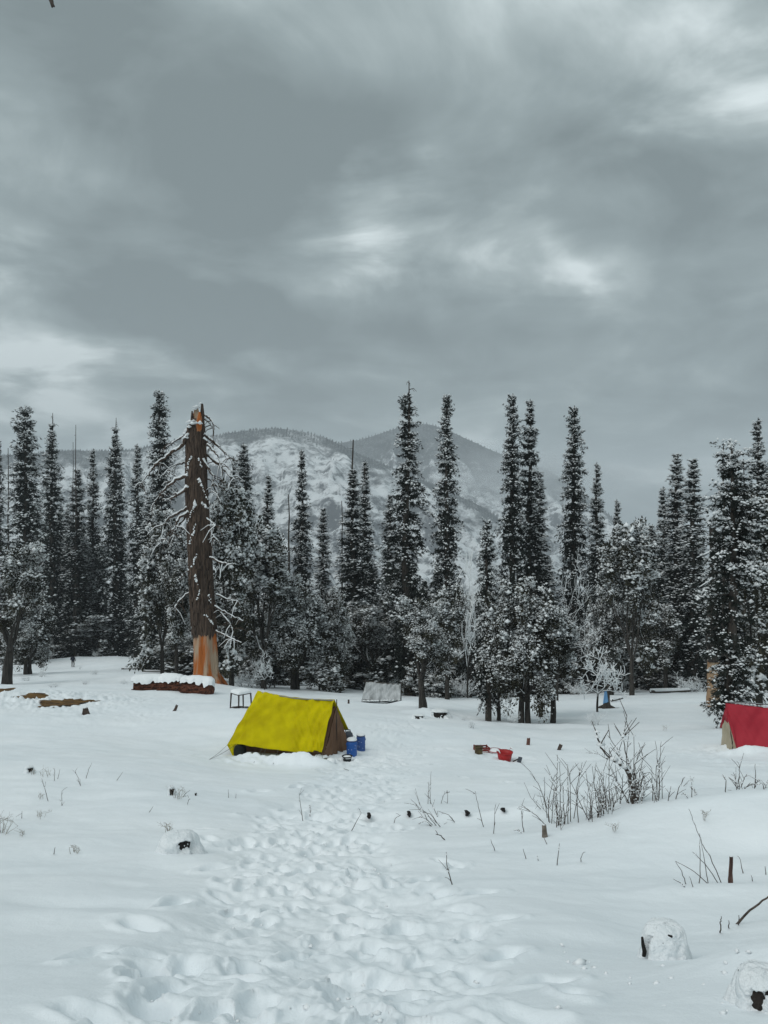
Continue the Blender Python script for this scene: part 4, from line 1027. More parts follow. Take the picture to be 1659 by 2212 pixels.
def rope(parent, a, b, r=.006, sag=.03):
    a, b = np.array(a), np.array(b); t = np.linspace(0, 1, 8)[:, None]; q = a * (1 - t) + b * t; q[:, 2] -= sag * np.sin(t[:, 0] * math.pi)
    mb = MB(); tube(mb, q, r, 4); return mb.obj('guy_rope', M_ROPE, parent)
def yellow_tent():
    RL, RR = P(558, 1493.5, 25.6), P(723, 1511, 24.5)
    org = at(650, 24.6); root = thing('yellow_tent', 'yellow tarpaulin ridge tent with brown canvas end, in the trampled snow', 'tent', tuple(org))
    o = org
    hem = [P(490.6, 1609.7, 24.35), P(512, 1607, 24.2), P(560, 1614, 24.0), P(630, 1622, 23.8), P(660, 1622.5, 23.75), P(680, 1622, 23.7), P(696, 1627, 23.65)]
    mb = MB(); sheet(mb, RL - o, RR - o, hem[-1] - o, hem[0] - o, 90, 60, .07, .075, 3, bottom=[h - o for h in hem])
    BRf, BLf = P(754, 1578, 25.35), P(575, 1560, 26.6)
    sheet(mb, RL - o, RR - o, BRf - o, BLf - o, 40, 30, .07, .014, 8, flip=True)
    # flap at the rear corner reaching the snow
    A = hem[0] - o; B = P(512, 1606, 24.15) - o; G0 = P(505, 1640, 24.35) - o; G1 = P(511, 1638, 24.2) - o
    s = np.linspace(0, 1, 12)[:, None, None]; t = np.linspace(0, 1, 12)[None, :, None]
    V = (A * (1 - s) + B * s) * (1 - t) + (G0 * (1 - s) + G1 * s) * t; V[..., 1] += .04 * np.sin(s[..., 0] * 9 + t[..., 0] * 3); grid(mb, V)
    # rear end closed
    A = RL - o; B = hem[0] - o; Cb = P(500, 1600, 25.6) - o; D = BLf - o
    V = np.array([A, B, Cb, D]); mb.add(V, [[0, 1, 2], [0, 2, 3]])
    solid(mb.obj('fly_sheet', M_YEL, root), .008)
    # inner tent
    ax = (RR - RL) * np.array([1, 1, 0]); ax /= np.linalg.norm(ax); nr = np.array([ax[1], -ax[0], 0.0])   # towards the viewer
    if nr[1] > 0: nr = -nr
    e = RR + ax * .02; zg = -7.95
    def pt(along, w, z): q = e + ax * along + nr * w; return np.array([q[0], q[1], z]) - o
    L0 = -2.75
    mb = MB(); zr = RR[2] - .22; hw = .80; ze = zg + .62
    front = [pt(0, hw, zg), pt(.03, hw, ze), pt(0, 0, zr), pt(.03, -hw, ze), pt(0, -hw, zg)]
    back = [pt(L0, hw, zg), pt(L0, hw, ze), pt(L0, 0, zr + .1), pt(L0, -hw, ze), pt(L0, -hw, zg)]
    for i in range(4):
        A, B, Cc, D = front[i], front[i + 1], back[i + 1], back[i]
        s = np.linspace(0, 1, 30)[:, None, None]; t = np.linspace(0, 1, 8)[None, :, None]
        V = (A * (1 - s) + D * s) * (1 - t) + (B * (1 - s) + Cc * s) * t
        V = V + nr * (.03 * vnoise(s[..., 0] * 9 + 0 * t[..., 0], t[..., 0] * 3 + 0 * s[..., 0], i))[..., None]
        grid(mb, V)
    mb.add(np.array(back), [[0, 1, 2, 3, 4]])
    solid(mb.obj('canvas_wall', M_BROWN, root), .008)
    # the gable: two door leaves meeting at the pole
    for sg, amp, sd in ((1, .05, 1), (-1, .09, 2)):
        n, m = 24, 30; u = np.linspace(0, 1, n)[:, None] + np.zeros((1, m)); v = np.linspace(0, 1, m)[None] + np.zeros((n, 1))
        ztop = np.where(u < 1, zr + (ze - zr) * u, ze); z = zg + (ztop - zg) * v
        fold = amp * np.sin(u * 13 + v * 2 + sd) * (.3 + .7 * (1 - v)) + .05 * vnoise(u * 5, v * 3, sd) + .06 * np.sin(u * math.pi) * (1 - v)
        q = e[None, None] + ax * (.03 + np.abs(fold) * .8)[..., None] + nr * (sg * hw * u)[..., None]
        q[..., 2] = z; mb = MB(); grid(mb, q - o); solid(mb.obj('door_flap', M_BROWN, root), .006)
    mb = MB(); q0 = e + ax * .05; tube(mb, [np.array([q0[0], q0[1], zg]) - o, np.array([q0[0], q0[1], RR[2] + .01]) - o], .014, 8); mb.obj('tent_pole', M_BARK, root)
    mb = MB(); tube(mb, [RL - o - [0, 0, .03], (RL + RR) / 2 - o - [0, 0, .10], RR - o - [0, 0, .03]], .02, 6); mb.obj('ridge_pole', M_METAL, root)
    # ropes
    def G(px, py): q = hit(px, py); return q - o
    rope(root, hem[0] - o, G(450, 1642)); rope(root, hem[1] - o, G(452, 1641))
    for (x, gx, gy) in ((567, 548, 1647), (575, 562, 1644), (640, 634, 1647), (651, 640, 1646), (601, 590, 1650), (688, 672, 1652), (697, 696, 1651)):
        k = np.array([np.interp(x, [490, 512, 560, 630, 660, 680, 696], [h[i] for h in hem]) for i in range(3)]); rope(root, k - o, G(gx, gy))
    rope(root, pt(.05, hw * .3, zg + .25), G(753, 1664)); rope(root, BRf - o, P(775, 1600, 26.2) - o)
yellow_tent()
# dark bag in the open corner of the tent
def sack(name, label, px, py, d, w, dp, h, material, seed, cat='bag'):
    c = P(px, py, d); mb = MB(); n, m = 18, 22; th = np.linspace(0, math.pi, n)[:, None]; ph = np.linspace(0, 2 * math.pi, m, endpoint=False)[None]
    r = 1 + .22 * fbm(np.cos(ph) * 1.4 + th, np.sin(ph) * 1.4 + seed + 0 * th, seed, 3)
    sq = lambda v, k: np.sign(v) * np.abs(v) ** k
    V = np.stack([w / 2 * sq(np.sin(th), .7) * sq(np.cos(ph), .8) * r, dp / 2 * sq(np.sin(th), .7) * sq(np.sin(ph), .8) * r, h / 2 * (1 + sq(np.cos(th), .8)) * (r * .3 + .7) + 0 * ph], -1)
    i = np.arange(n - 1)[:, None]; j = np.arange(m)[None]; j2 = (j + 1) % m
    mb.add(V.reshape(-1, 3), np.stack([i * m + j, (i + 1) * m + j, (i + 1) * m + j2, i * m + j2], -1).reshape(-1, 4))
    return tag(mb.obj(name, material, None, True, tuple(c)), label, cat)
sack('dark_sack', 'dark green sack in the rear corner under the yellow fly sheet', 519, 1642, 24.35, .36, .5, .56, M_DKCAN, 2)

def red_tent():
    d0 = 25.6; A = P(1569, 1519, d0); zg = float(ground(np.array([A[0]]), np.array([A[1] - .5]))[0]) - .05
    o = np.array([A[0], A[1], zg]); root = thing('red_tent', 'red tarpaulin ridge tent with beige canvas, cut by the right edge', 'tent', tuple(o))
    ang = -.20; ax = np.array([math.cos(ang), math.sin(ang), 0]); nr = np.array([math.sin(ang), -math.cos(ang), 0.0])
    B = A + ax * 3.6 + [0, 0, -.05]
    zt = A[2]; hw = 1.0; zh = zg + .12
    def pt(al, w, z): q = A + ax * al + nr * w; return np.array([q[0], q[1], z]) - o
    mb = MB()
    hem = [pt(.16, hw + .05, zh - .08), pt(.9, hw + .1, zh - .10), pt(2, hw + .08, zh - .02), pt(3.7, hw, zh)]
    sheet(mb, A - o, B - o, hem[-1], hem[0], 70, 40, .08, .045, 12, bottom=hem)
    sheet(mb, A - o, B - o, pt(3.6, -hw, zh), pt(.0, -hw, zh + .25), 40, 24, .10, .02, 15, flip=True)
    # fold hanging over the gable edge
    s = np.linspace(0, 1, 16)[:, None, None]; t = np.linspace(0, 1, 5)[None, :, None]
    P0 = A - o + [0, 0, 0]; P1 = pt(.02, .42, zg + .8); Q0 = pt(-.01, -.06, zt - .03); Q1 = pt(-.05, -.12, zg + .85)
    V = (P0 * (1 - s) + P1 * s) * (1 - t) + (Q0 * (1 - s) + Q1 * s) * t; V = V + np.array([.03, 0, 0]) * np.sin(s * 8); grid(mb, V)
    s2 = np.linspace(0, 1, 20)[:, None, None]
    E0 = P0; E1 = hem[0]; V = (E0 * (1 - s2) + E1 * s2) * (1 - t) + (P0 * (1 - s2) + P1 * s2) * t; V = V + np.array([-.03, 0, 0]) * np.sin(s2 * 9 + t * 2); grid(mb, V)
    solid(mb.obj('fly_sheet', M_RED, root), .008)
    mb = MB(); zr = zt - .1
    hw = .78; zr = zt - .3
    fr = [pt(.04, hw, zg - .2), pt(.04, hw * .93, zg + .35), pt(.04, 0, zr), pt(.04, -hw * .93, zg + .35), pt(.04, -hw, zg - .2)]
    bk = [q + ax * 3.4 - np.array([0, 0, .05]) for q in fr]
    for i in range(4): mb.add(np.array([fr[i], fr[i + 1], bk[i + 1], bk[i]]), [[0, 1, 2, 3]])
    mb.add(np.array(bk), [[0, 1, 2, 3, 4]])
    n, m = 30, 24; u = np.linspace(-1, 1, n)[:, None] + np.zeros((1, m)); v = np.linspace(0, 1, m)[None] + np.zeros((n, 1))
    zt2 = np.where(np.abs(u) > .93, zg + .3, zr + (zg + .35 - zr) * np.abs(u)); z = zg - .2 + (zt2 - zg + .2) * v
    q = A[None, None] + ax * (.02 - .05 * np.abs(np.sin(u * 9)) * (1 - v) - .05 * vnoise(u * 4, v * 3, 5))[..., None] + nr * (hw * u)[..., None]; q[..., 2] = z; grid(mb, q - o)
    solid(mb.obj('canvas_wall', M_BEIGE, root), .006)
    mb = MB(); tube(mb, [A - o - ax * .04 + [0, 0, .05], B - o + [0, 0, .02]], .022, 6); mb.obj('ridge_pole', M_METAL, root)
    sn = MB(); rng = np.random.default_rng(8); k = np.linspace(.02, .98, 30); sg = .12 * np.sin(k * math.pi)
    Cn = (A - o)[None] + ax[None] * (k * 3.6)[:, None] + np.stack([0 * k, 0 * k + .05, .03 - sg], -1); Cn += -nr[None] * .05
    lumps(sn, Cn, np.tile([[.11, .07, .045]], (30, 1)) * rng.uniform(.7, 1.2, (30, 1)), rng); lumps(sn, np.array([A - o + [0, -.02, .06]]), np.array([[.07, .07, .07]]), rng)
    sn.obj('snow', M_SNOW, root)
    rope(root, pt(.5, 1.05, zh), pt(.4, 1.7, zg - .05))
red_tent()
def grey_tent():
    d = 52.0; M_T = mat('frosted_grey_tarpaulin', (.20, .21, .21), (.55, .57, .58), 2.0, .75, .3, 14, stretch=(2.2, 1, .5), ramp=(.25, .72), dist=.02)
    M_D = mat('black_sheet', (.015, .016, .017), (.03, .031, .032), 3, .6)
    A, B = P(791, 1472, d + .9), P(866, 1477.5, d + .6); o = at(825, d + .6)
    root = thing('grey_tent', 'small frosted grey tarpaulin shelter under the firs', 'tent', tuple(o))
    hem = [P(781, 1514, d - .4), P(800, 1515.5, d - .5), P(832, 1518, d - .55), P(865, 1512, d - .6)]
    mb = MB(); V = sheet(mb, A - o, B - o, hem[-1] - o, hem[0] - o, 60, 36, .05, .06, 30, bottom=[h - o for h in hem])
    solid(mb.obj('tarpaulin', M_T, root), .02)
    mb = MB(); A2, B2 = P(786, 1515, d + 2.2), P(866, 1514, d + 2.0); grid(mb, np.array([[A - o, B - o], [A2 - o, B2 - o]])); solid(mb.obj('tarpaulin', M_T, root), .02)
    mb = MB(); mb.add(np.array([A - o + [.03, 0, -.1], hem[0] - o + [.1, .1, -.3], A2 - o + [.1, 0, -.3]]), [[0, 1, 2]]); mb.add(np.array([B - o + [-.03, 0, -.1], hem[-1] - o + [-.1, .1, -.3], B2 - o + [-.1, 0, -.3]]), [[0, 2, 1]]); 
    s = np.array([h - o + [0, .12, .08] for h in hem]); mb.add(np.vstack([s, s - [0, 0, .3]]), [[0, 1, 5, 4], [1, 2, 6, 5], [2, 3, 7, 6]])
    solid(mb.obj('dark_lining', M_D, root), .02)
    mb = MB(); tube(mb, [P(785, 1471, d + .9) - o, P(868, 1479, d + .6) - o], .03, 6); mb.obj('ridge_pole', M_BARK, root)
    for q in (P(789.5, 1470, d + .9), P(866.5, 1476, d + .6)):
        mb = MB(); g = ground(np.array([q[0]]), np.array([q[1]]))[0]; tube(mb, [q - o + [0, 0, .1], np.array([q[0], q[1], g - .1]) - o], .03, 6); mb.obj('tent_pole', M_BARK, root)
    mb = MB(); rng = np.random.default_rng(2); k = rng.random(22)[:, None]; lumps(mb, np.array(hem[0] - o) * (1 - k) + np.array(hem[-1] - o) * k + [0, -.05, .0], np.tile([[.16, .08, .05]], (22, 1)), rng); mb.obj('snow', M_SNOW, root)
grey_tent()

# ================================================================== camp things
M_BLUE = mat('blue_plastic', (.012, .085, .33), (.016, .105, .38), 5, .45, spec=.4)
M_BLUE2 = mat('faded_blue_plastic', (.030, .085, .28), (.045, .11, .32), 5, .5, spec=.4)
M_BLACKP = mat('black_plastic', (.012, .013, .015), (.022, .023, .025), 8, .5)
M_GREYP = mat('grey_plastic', (.06, .07, .085), (.09, .10, .12), 6, .6)
M_REDP = mat('red_plastic', (.36, .012, .014), (.42, .018, .020), 5, .45, spec=.35)
M_PINKP = mat('pink_plastic', (.42, .13, .14), (.48, .17, .18), 5, .5)
M_CRATE = mat('dull_red_crate', (.16, .028, .022), (.22, .042, .034), 6, .6)
M_TIN = mat('rusty_tin', (.055, .040, .022), (.15, .115, .055), 7, .6, .2, 20, metallic=.3)
M_WOOD = mat('dark_wood', (.035, .024, .019), (.085, .062, .050), 12, .9, .5, 30, stretch=(1, 1, .3), dist=.01)
M_STEEL = mat('dull_steel', (.16, .17, .175), (.26, .27, .275), 8, .4, metallic=.7)

def snowcap(parent, cx, cy, z, r, h, seed=0, name='snow', sy=1.0, sides=18, wob=.12):
    rng = np.random.default_rng(seed); mb = MB(); a = np.arange(sides) / sides * 6.283
    prof = [(1.02, -.25), (1.06, .05), (.98, .4), (.8, .72), (.5, .93), (.2, 1.0), (0.001, 1.0)]
    V = np.array([[[cx + r * p * (1 + wob * vnoise(np.cos(t) * 2 + seed, np.sin(t) * 2, seed)) * math.cos(t), cy + sy * r * p * (1 + wob * vnoise(np.cos(t) * 2 + seed, np.sin(t) * 2, seed)) * math.sin(t), z + h * q] for t in a] for (p, q) in prof], float)
    n, m = V.shape[:2]; i = np.arange(n - 1)[:, None]; j = np.arange(m)[None]; j2 = (j + 1) % m
    mb.add(V.reshape(-1, 3), np.stack([i * m + j, i * m + j2, (i + 1) * m + j2, (i + 1) * m + j], -1).reshape(-1, 4)); return mb.obj(name, M_SNOW, parent)
def drum(label, px, py, d, w, h, m, cap, seed):
    p = P(px, py, d); p[2] = ground(p[0:1], p[1:2])[0] - .03; root = thing('plastic_drum', label, 'drum', tuple(p), 'blue plastic drums beside the yellow tent'); r = w / 2
    mb = MB(); lathe(mb, [(.001, 0), (r * .93, 0), (r * .98, .02), (r, .05), (r, h * .36), (r * 1.03, h * .38), (r * 1.03, h * .41), (r, h * .43), (r, h * .78), (r * 1.03, h * .80), (r * 1.03, h * .82), (r * .97, h * .86), (r * .86, h * .91), (r * .85, h * .94)], 28); mb.obj('body', m, root)
    mb = MB(); lathe(mb, [(r * .84, h * .90), (r * .93, h * .905), (r * .95, h * .92), (r * .95, h * .97), (r * .92, h), (.001, h)], 28); l = mb.obj('lid', m, root)
    mb = MB(); lathe(mb, [(r * .95, h * .925), (r * .985, h * .93), (r * .985, h * .955), (r * .95, h * .96)], 28); mb.obj('clamp_ring', M_BLACKP, root)
    for sg in (-1, 1):
        mb = MB(); box(mb, (sg * r * 1.02, 0, h * .72), (.03, .10, .03)); mb.obj('handle', m, root, False)
    snowcap(l, 0, 0, h, r * .9, cap, seed)
    # clods stuck to the wall
    rng = np.random.default_rng(seed); mb = MB(); a = rng.uniform(-2.4, -.8, 5); lumps(mb, np.stack([r * 1.01 * np.cos(a), r * 1.01 * np.sin(a), rng.uniform(.2, .8, 5) * h], -1), np.full((5, 3), .012), rng); mb.obj('snow', M_SNOW, root)
drum('bright blue drum nearest the tent door, capped with snow', 760, 1625, 24.5, .325, .50, M_BLUE, .07, 1)
drum('duller blue drum standing behind, away from the tent', 779.5, 1617, 25.5, .285, .52, M_BLUE2, .04, 2)
def jerrycan():
    p = P(752, 1618, 25.2); p[2] = ground(p[0:1], p[1:2])[0] - .02; root = thing('grey_can', 'slate grey plastic can behind the bright blue drum', 'can', tuple(p))
    mb = MB(); w, dp, h = .30, .2, .62; n = 12
    prof = [(1, 0), (1.02, .06), (1.02, .8), (.9, .9), (.6, .97), (.3, 1.0)]
    a = np.linspace(0, 2 * math.pi, 24, endpoint=False); sq = lambda v: np.sign(v) * np.abs(v) ** .5
    V = np.array([[[w / 2 * k * sq(math.cos(t)), dp / 2 * k * sq(math.sin(t)), h * z] for t in a] for k, z in prof]); m = 24
    i = np.arange(len(prof) - 1)[:, None]; j = np.arange(m)[None]; j2 = (j + 1) % m
    mb.add(V.reshape(-1, 3), np.stack([i * m + j, i * m + j2, (i + 1) * m + j2, (i + 1) * m + j], -1).reshape(-1, 4)); mb.add(np.vstack([V[-1], [[0, 0, h]]]), [[q, (q + 1) % m, m] for q in range(m)]); mb.obj('body', M_GREYP, root)
    mb = MB(); tube(mb, [[-.09, 0, h * .9], [-.08, 0, h * 1.08], [.06, 0, h * 1.08], [.09, 0, h * .92]], .018, 6); mb.obj('handle', M_GREYP, root)
    mb = MB(); rng = np.random.default_rng(1); lumps(mb, np.array([[-.14, -.08, h * .85], [-.15, -.06, h * .6], [-.12, -.08, h * .97]]), np.full((3, 3), .05), rng); mb.obj('snow', M_SNOW, root)
jerrycan()
def bucket(name, label, px, py, d, rtop, rbot, h, m, cat='tub', snow_in=0.0, tilt=0.0, handles=False, sy=1.0, rzz=0):
    p = hit(px, py) if d is None else P(px, py, d); p[2] = ground(p[0:1], p[1:2])[0] - .02
    root = thing(name, label, cat, tuple(p)); root.rotation_euler = (tilt, 0, rzz); t = .008
    mb = MB(); lathe(mb, [(.001, 0), (rbot, 0), (rbot + (rtop - rbot) * .5, h * .5), (rtop, h), (rtop - t, h), (rbot - t + (rtop - rbot) * .5, h * .5), (rbot - t, t), (.001, t)], 32, sy=sy); mb.obj('bowl', m, root)
    mb = MB(); lathe(mb, [(rtop - .004, h - .012), (rtop + .016, h - .012), (rtop + .018, h + .004), (rtop - .002, h + .006)], 32, sy=sy); rim = mb.obj('rim', m, root)
    if handles:
        for sg in (-1, 1):
            mb = MB(); q = np.array([[sg * rtop * .98, -.07, h], [sg * (rtop + .015), -.05, h + .07], [sg * (rtop + .015), .05, h + .07], [sg * rtop * .98, .07, h]]); tube(mb, q, .013, 6); hd = mb.obj('handle', m, root)
            mb = MB(); rng = np.random.default_rng(2 + sg); tube(mb, q[:, :] + [0, -.004, .013], [.012, .02, .02, .012], 6, wob=.3); mb.obj('snow', M_SNOW, hd)
    if snow_in: snowcap(root, 0, 0, h * .72, rtop * .93, snow_in, 3, 'snow', sy)
    return root
bucket('red_tub', 'bright red two-handled tub standing in the snow', 1090, 1649, 24.0, .235, .185, .27, M_REDP, handles=True, tilt=.03, rzz=.5)
bucket('pink_basin', 'pale pink shallow basin filled with snow', 1069, 1624, 25.1, .20, .15, .115, M_PINKP, 'basin', .06, tilt=.06)
bucket('black_tub', 'small black tub by the drums', 750, 1636, 23.7, .145, .115, .15, M_BLACKP, snow_in=.04)
bucket('rusty_tin', 'rusty brown oil tin in front of the red crate', 1034, 1633, 24.6, .122, .122, .235, M_TIN, 'tin', tilt=-.02)
def crate():
    p = P(1040, 1623, 25.2); p[2] = ground(p[0:1], p[1:2])[0] - .03; root = thing('red_crate', 'dull red slatted plastic crate behind the rusty tin', 'crate', tuple(p)); root.rotation_euler = (0, .05, .18)
    w, dp, h = .42, .30, .20
    for (x, y, sx, syy) in ((0, -dp / 2, w, .014), (0, dp / 2, w, .014), (-w / 2, 0, .014, dp - .03), (w / 2, 0, .014, dp - .03)):
        for k in range(3):
            mb = MB(); box(mb, (x, y, .03 + k * .07), (sx, syy, .045)); mb.obj('slat', M_CRATE, root, False)
    for sx in (-1, 1):
        for s2 in (-1, 1):
            mb = MB(); box(mb, (sx * w / 2, s2 * dp / 2, h / 2), (.035, .035, h + .004)); mb.obj('corner_post', M_CRATE, root, False)
    mb = MB(); box(mb, (0, 0, .008), (w - .03, dp - .03, .012)); mb.obj('base', M_CRATE, root, False)
    mb = MB(); rng = np.random.default_rng(4); lumps(mb, np.array([[.02, .05, .05], [-.1, -.05, .05], [-.06, -.15, .205], [-.02, .15, .205]]), np.array([[.1, .08, .05], [.09, .07, .05], [.06, .02, .02], [.07, .025, .02]]), rng); mb.obj('snow', M_SNOW, root)
crate()
def slab():
    p = hit(1117, 1647); root = thing('wood_block', 'grey broken board lying behind the red tub', 'board', tuple(p)); mb = MB()
    tube(mb, [[-.13, 0, .03], [0, .02, .08], [.08, .02, .12]], [.02, .02, .02], 6); mb.obj('handle', M_WOOD, root); mb = MB(); box(mb, (.05, 0, .10), (.12, .05, .17), rz=.5); o = mb.obj('blade', M_GREYP, root, False); o.rotation_euler = (0, .3, 0)
slab()
def plates():
    p = P(708, 1650, 23.0); p[2] = ground(p[0:1], p[1:2])[0]; root = thing('steel_bowl', 'upturned steel bowl half under snow at the tent corner', 'bowl', tuple(p)); mb = MB()
    lathe(mb, [(.24, 0), (.235, .02), (.20, .07), (.12, .105), (.001, .11)], 28); mb.obj('bowl', M_STEEL, root); snowcap(root, .09, -.02, .03, .15, .10, 6)
plates()

def table():
    p = at(520.5, 33.2); root = thing('plastic_table', 'dark square table with a thick cushion of snow, behind the yellow tent', 'table', tuple(p)); root.rotation_euler = (0, 0, math.radians(43))
    w, h = .66, .66; M = mat('dark_brown_plastic', (.035, .022, .020), (.055, .036, .033), 4, .5)
    mb = MB(); prof = []
    a = np.linspace(0, 2 * math.pi, 32, endpoint=False); sq = lambda v: np.sign(v) * np.abs(v) ** .35
    ring = lambda k, z: np.stack([w / 2 * k * sq(np.cos(a)), w / 2 * k * sq(np.sin(a)), np.full(32, z)], -1)
    def loft(R): 
        V = np.array(R); n, m = V.shape[:2]; i = np.arange(n - 1)[:, None]; j = np.arange(m)[None]; j2 = (j + 1) % m
        b = MB(); b.add(V.reshape(-1, 3), np.stack([i * m + j, i * m + j2, (i + 1) * m + j2, (i + 1) * m + j], -1).reshape(-1, 4)); return b
    loft([ring(.001, h - .045), ring(.97, h - .05), ring(1.0, h - .05), ring(1.0, h), ring(.001, h)]).obj('tabletop', M, root, False)
    loft([ring(1.03, h - .01), ring(1.05, h + .03), ring(1.0, h + .08), ring(.85, h + .115), ring(.5, h + .135), ring(.001, h + .14)]).obj('snow_cushion', M_SNOW, root)
    for sx in (-1, 1):
        for sy in (-1, 1):
            mb = MB(); tube(mb, [[sx * w * .44, sy * w * .44, h - .03], [sx * w * .49, sy * w * .49, -.12]], [.035, .026], 6); mb.obj('leg', M, root)
table()

# the walker, seen from behind
def person():
    p = at(157.5, 119); root = thing('person', 'person in dark navy jacket and grey trousers walking away over the snow', 'person', tuple(p))
    J = {'pel': (0, 0, .96), 'chest': (0, .02, 1.32), 'neck': (0, .02, 1.50), 'head': (0, .03, 1.60), 'top': (0, .03, 1.72),
         'shl': (-.19, .02, 1.43), 'ell': (-.27, .04, 1.16), 'wrl': (-.26, -.04, .92), 'hal': (-.25, -.07, .84), 'shr': (.19, .02, 1.43), 'elr': (.26, .03, 1.16), 'wrr': (.22, -.12, 1.02), 'har': (.18, -.17, .98),
         'hil': (-.10, 0, .92), 'knl': (-.12, -.05, .50), 'anl': (-.11, .03, .09), 'tol': (-.12, -.14, .03), 'hir': (.10, 0, .92), 'knr': (.11, -.02, .50), 'anr': (.10, .05, .09), 'tor': (.11, -.11, .03)}
    E = [('pel', 'chest'), ('chest', 'neck'), ('neck', 'head'), ('head', 'top'), ('chest', 'shl'), ('shl', 'ell'), ('ell', 'wrl'), ('wrl', 'hal'), ('chest', 'shr'), ('shr', 'elr'), ('elr', 'wrr'), ('wrr', 'har'),
         ('pel', 'hil'), ('hil', 'knl'), ('knl', 'anl'), ('anl', 'tol'), ('pel', 'hir'), ('hir', 'knr'), ('knr', 'anr'), ('anr', 'tor')]
    R = dict(pel=.16, chest=.18, neck=.07, head=.10, top=.075, shl=.09, ell=.065, wrl=.05, hal=.045, shr=.09, elr=.065, wrr=.05, har=.045, hil=.10, knl=.075, anl=.055, tol=.05, hir=.10, knr=.075, anr=.055, tor=.05)
    ks = list(J); me = bpy.data.meshes.new('body'); me.from_pydata([J[k] for k in ks], [(ks.index(a), ks.index(b)) for a, b in E], [])
    o = link('body_frame', me); sk = o.modifiers.new('skin', 'SKIN'); lay = me.skin_vertices[0]
    for i, k in enumerate(ks): lay.data[i].radius = (R[k], R[k]); lay.data[i].use_root = (k == 'pel')
    sb = o.modifiers.new('sub', 'SUBSURF'); sb.levels = 2; sb.render_levels = 2
    dg = bpy.context.evaluated_depsgraph_get(); m2 = bpy.data.meshes.new_from_object(o.evaluated_get(dg)); bpy.data.objects.remove(o)
    for m in (mat('navy_jacket', (.005, .008, .018), (.010, .014, .028), 8, .8), mat('grey_trousers', (.09, .085, .08), (.13, .125, .115), 8, .9), mat('dark_hair', (.012, .010, .010)), mat('skin', (.30, .17, .11)), M_BLACKP): m2.materials.append(m)
    for f in m2.polygons:
        c = f.center; f.use_smooth = True
        f.material_index = 2 if c.z > 1.55 else (4 if c.z < .14 else (1 if c.z < .88 and abs(c.x) < .215 else 0))
        if c.z < .90 and abs(c.x) > .215: f.material_index = 3
    link('body', m2, root); root.rotation_euler = (0, 0, 3.14); root.scale = (1.25, 1.2, 1.0)
person()

# blue cloth over a dark stump
def cloth_stump():
    p = at(1311, 48); root = thing('dark_stump', 'tall dark tree stump wearing a blue cloth, by the small white tree', 'stump', tuple(p)); h = 1.15
    mb = MB(); z = np.linspace(-.2, h, 9); tube(mb, np.stack([-.02 * z, 0 * z, z], -1), np.interp(z, [-.2, .1, .4, h], [.34, .27, .19, .15]), 10, wob=.2)
    for a in (0.1, 2.6, -.7): tube(mb, [[.15 * math.cos(a), .15 * math.sin(a), .15], [.45 * math.cos(a), .45 * math.sin(a), .0], [.65 * math.cos(a), .65 * math.sin(a), -.1]], [.1, .09, .04], 6)
    mb.obj('wood', M_BARK, root)
    c = thing('blue_cloth', 'pale blue cloth hanging on the dark stump', 'cloth', tuple(p)); n, m = 14, 20; u = np.linspace(-1, 1, n)[:, None]; v = np.linspace(0, 1, m)[None]
    w = .06 + .11 * v; V = np.stack([-.14 + u * w, -.20 - .03 * np.sin(u * 6) - .03 * v + 0 * u, h - .02 - .74 * v + .05 * u + 0 * u], -1); mb = MB(); grid(mb, V); solid(mb.obj('cloth', mat('pale_blue_cloth', (.16, .36, .62), (.22, .43, .68), 4, .8), c), .01)
    mb = MB(); tube(mb, [[.25, -.2, .03], [.6, -.3, .05], [.85, -.25, .04]], [.06, .07, .04], 7); mb.obj('root_piece', M_BARK, root)
cloth_stump()

# ================================================================== stubs, stones and stumps poking through the snow
def stub(label, px, py, w, h, lean=0, m=None, name='wood_stub', cat='stub', split=False, group=None, d=None):
    p = hit(px, py) if d is None else at(px, d); k = p[1] / F; w *= k; h *= k; rng = np.random.default_rng(int(px)); mb = MB()
    z = np.linspace(-.1, h, 6); tube(mb, np.stack([lean * z, 0 * z, z], -1), w / 2 * np.linspace(1.05, .75, 6), 8, wob=.35, seed=int(px))
    if split: tube(mb, [[w * .5, 0, -.05], [w * .25, 0, h * .5], [0, 0, h]], [w * .28, w * .25, w * .2], 6)
    root = thing(name, label, cat, tuple(p), group); mb.obj('wood', m or M_WOOD, root, False)
    sn = MB(); lumps(sn, np.array([[lean * h, 0, h]]), np.array([[w * .42, w * .4, w * .18]]), rng); sn.obj('snow', M_SNOW, root); return root
stub('split dark stub in the open snow left of the yellow tent', 184, 1543, 15, 14, split=True)
stub('small slanting dark stick lying left of the yellow tent', 376, 1536, 7, 13, .5)
stub('thin dark peg in the snow left of the grey tent', 753, 1520, 4, 9)
stub('reddish stub right of the red tub', 1141, 1609, 8, 15, .05, mat('red_stub_wood', (.10, .045, .035), (.16, .08, .06), 12, .9))
stub('grey leaning stub right of the reddish stub', 1207, 1620, 9, 12, .45)
stub('shredded brown post standing in the snow at the right', 1578, 1910, 10, 60, .02, mat('shredded_wood', (.05, .028, .024), (.13, .075, .06), 30, .95, .8, 40, stretch=(1, 1, .2)), 'wood_post', 'post')
stub('grey-brown stub at the foot of the bush', 1177, 1806, 13, 24, -.1, mat('weathered_wood', (.10, .085, .07), (.22, .19, .16), 18, .95))
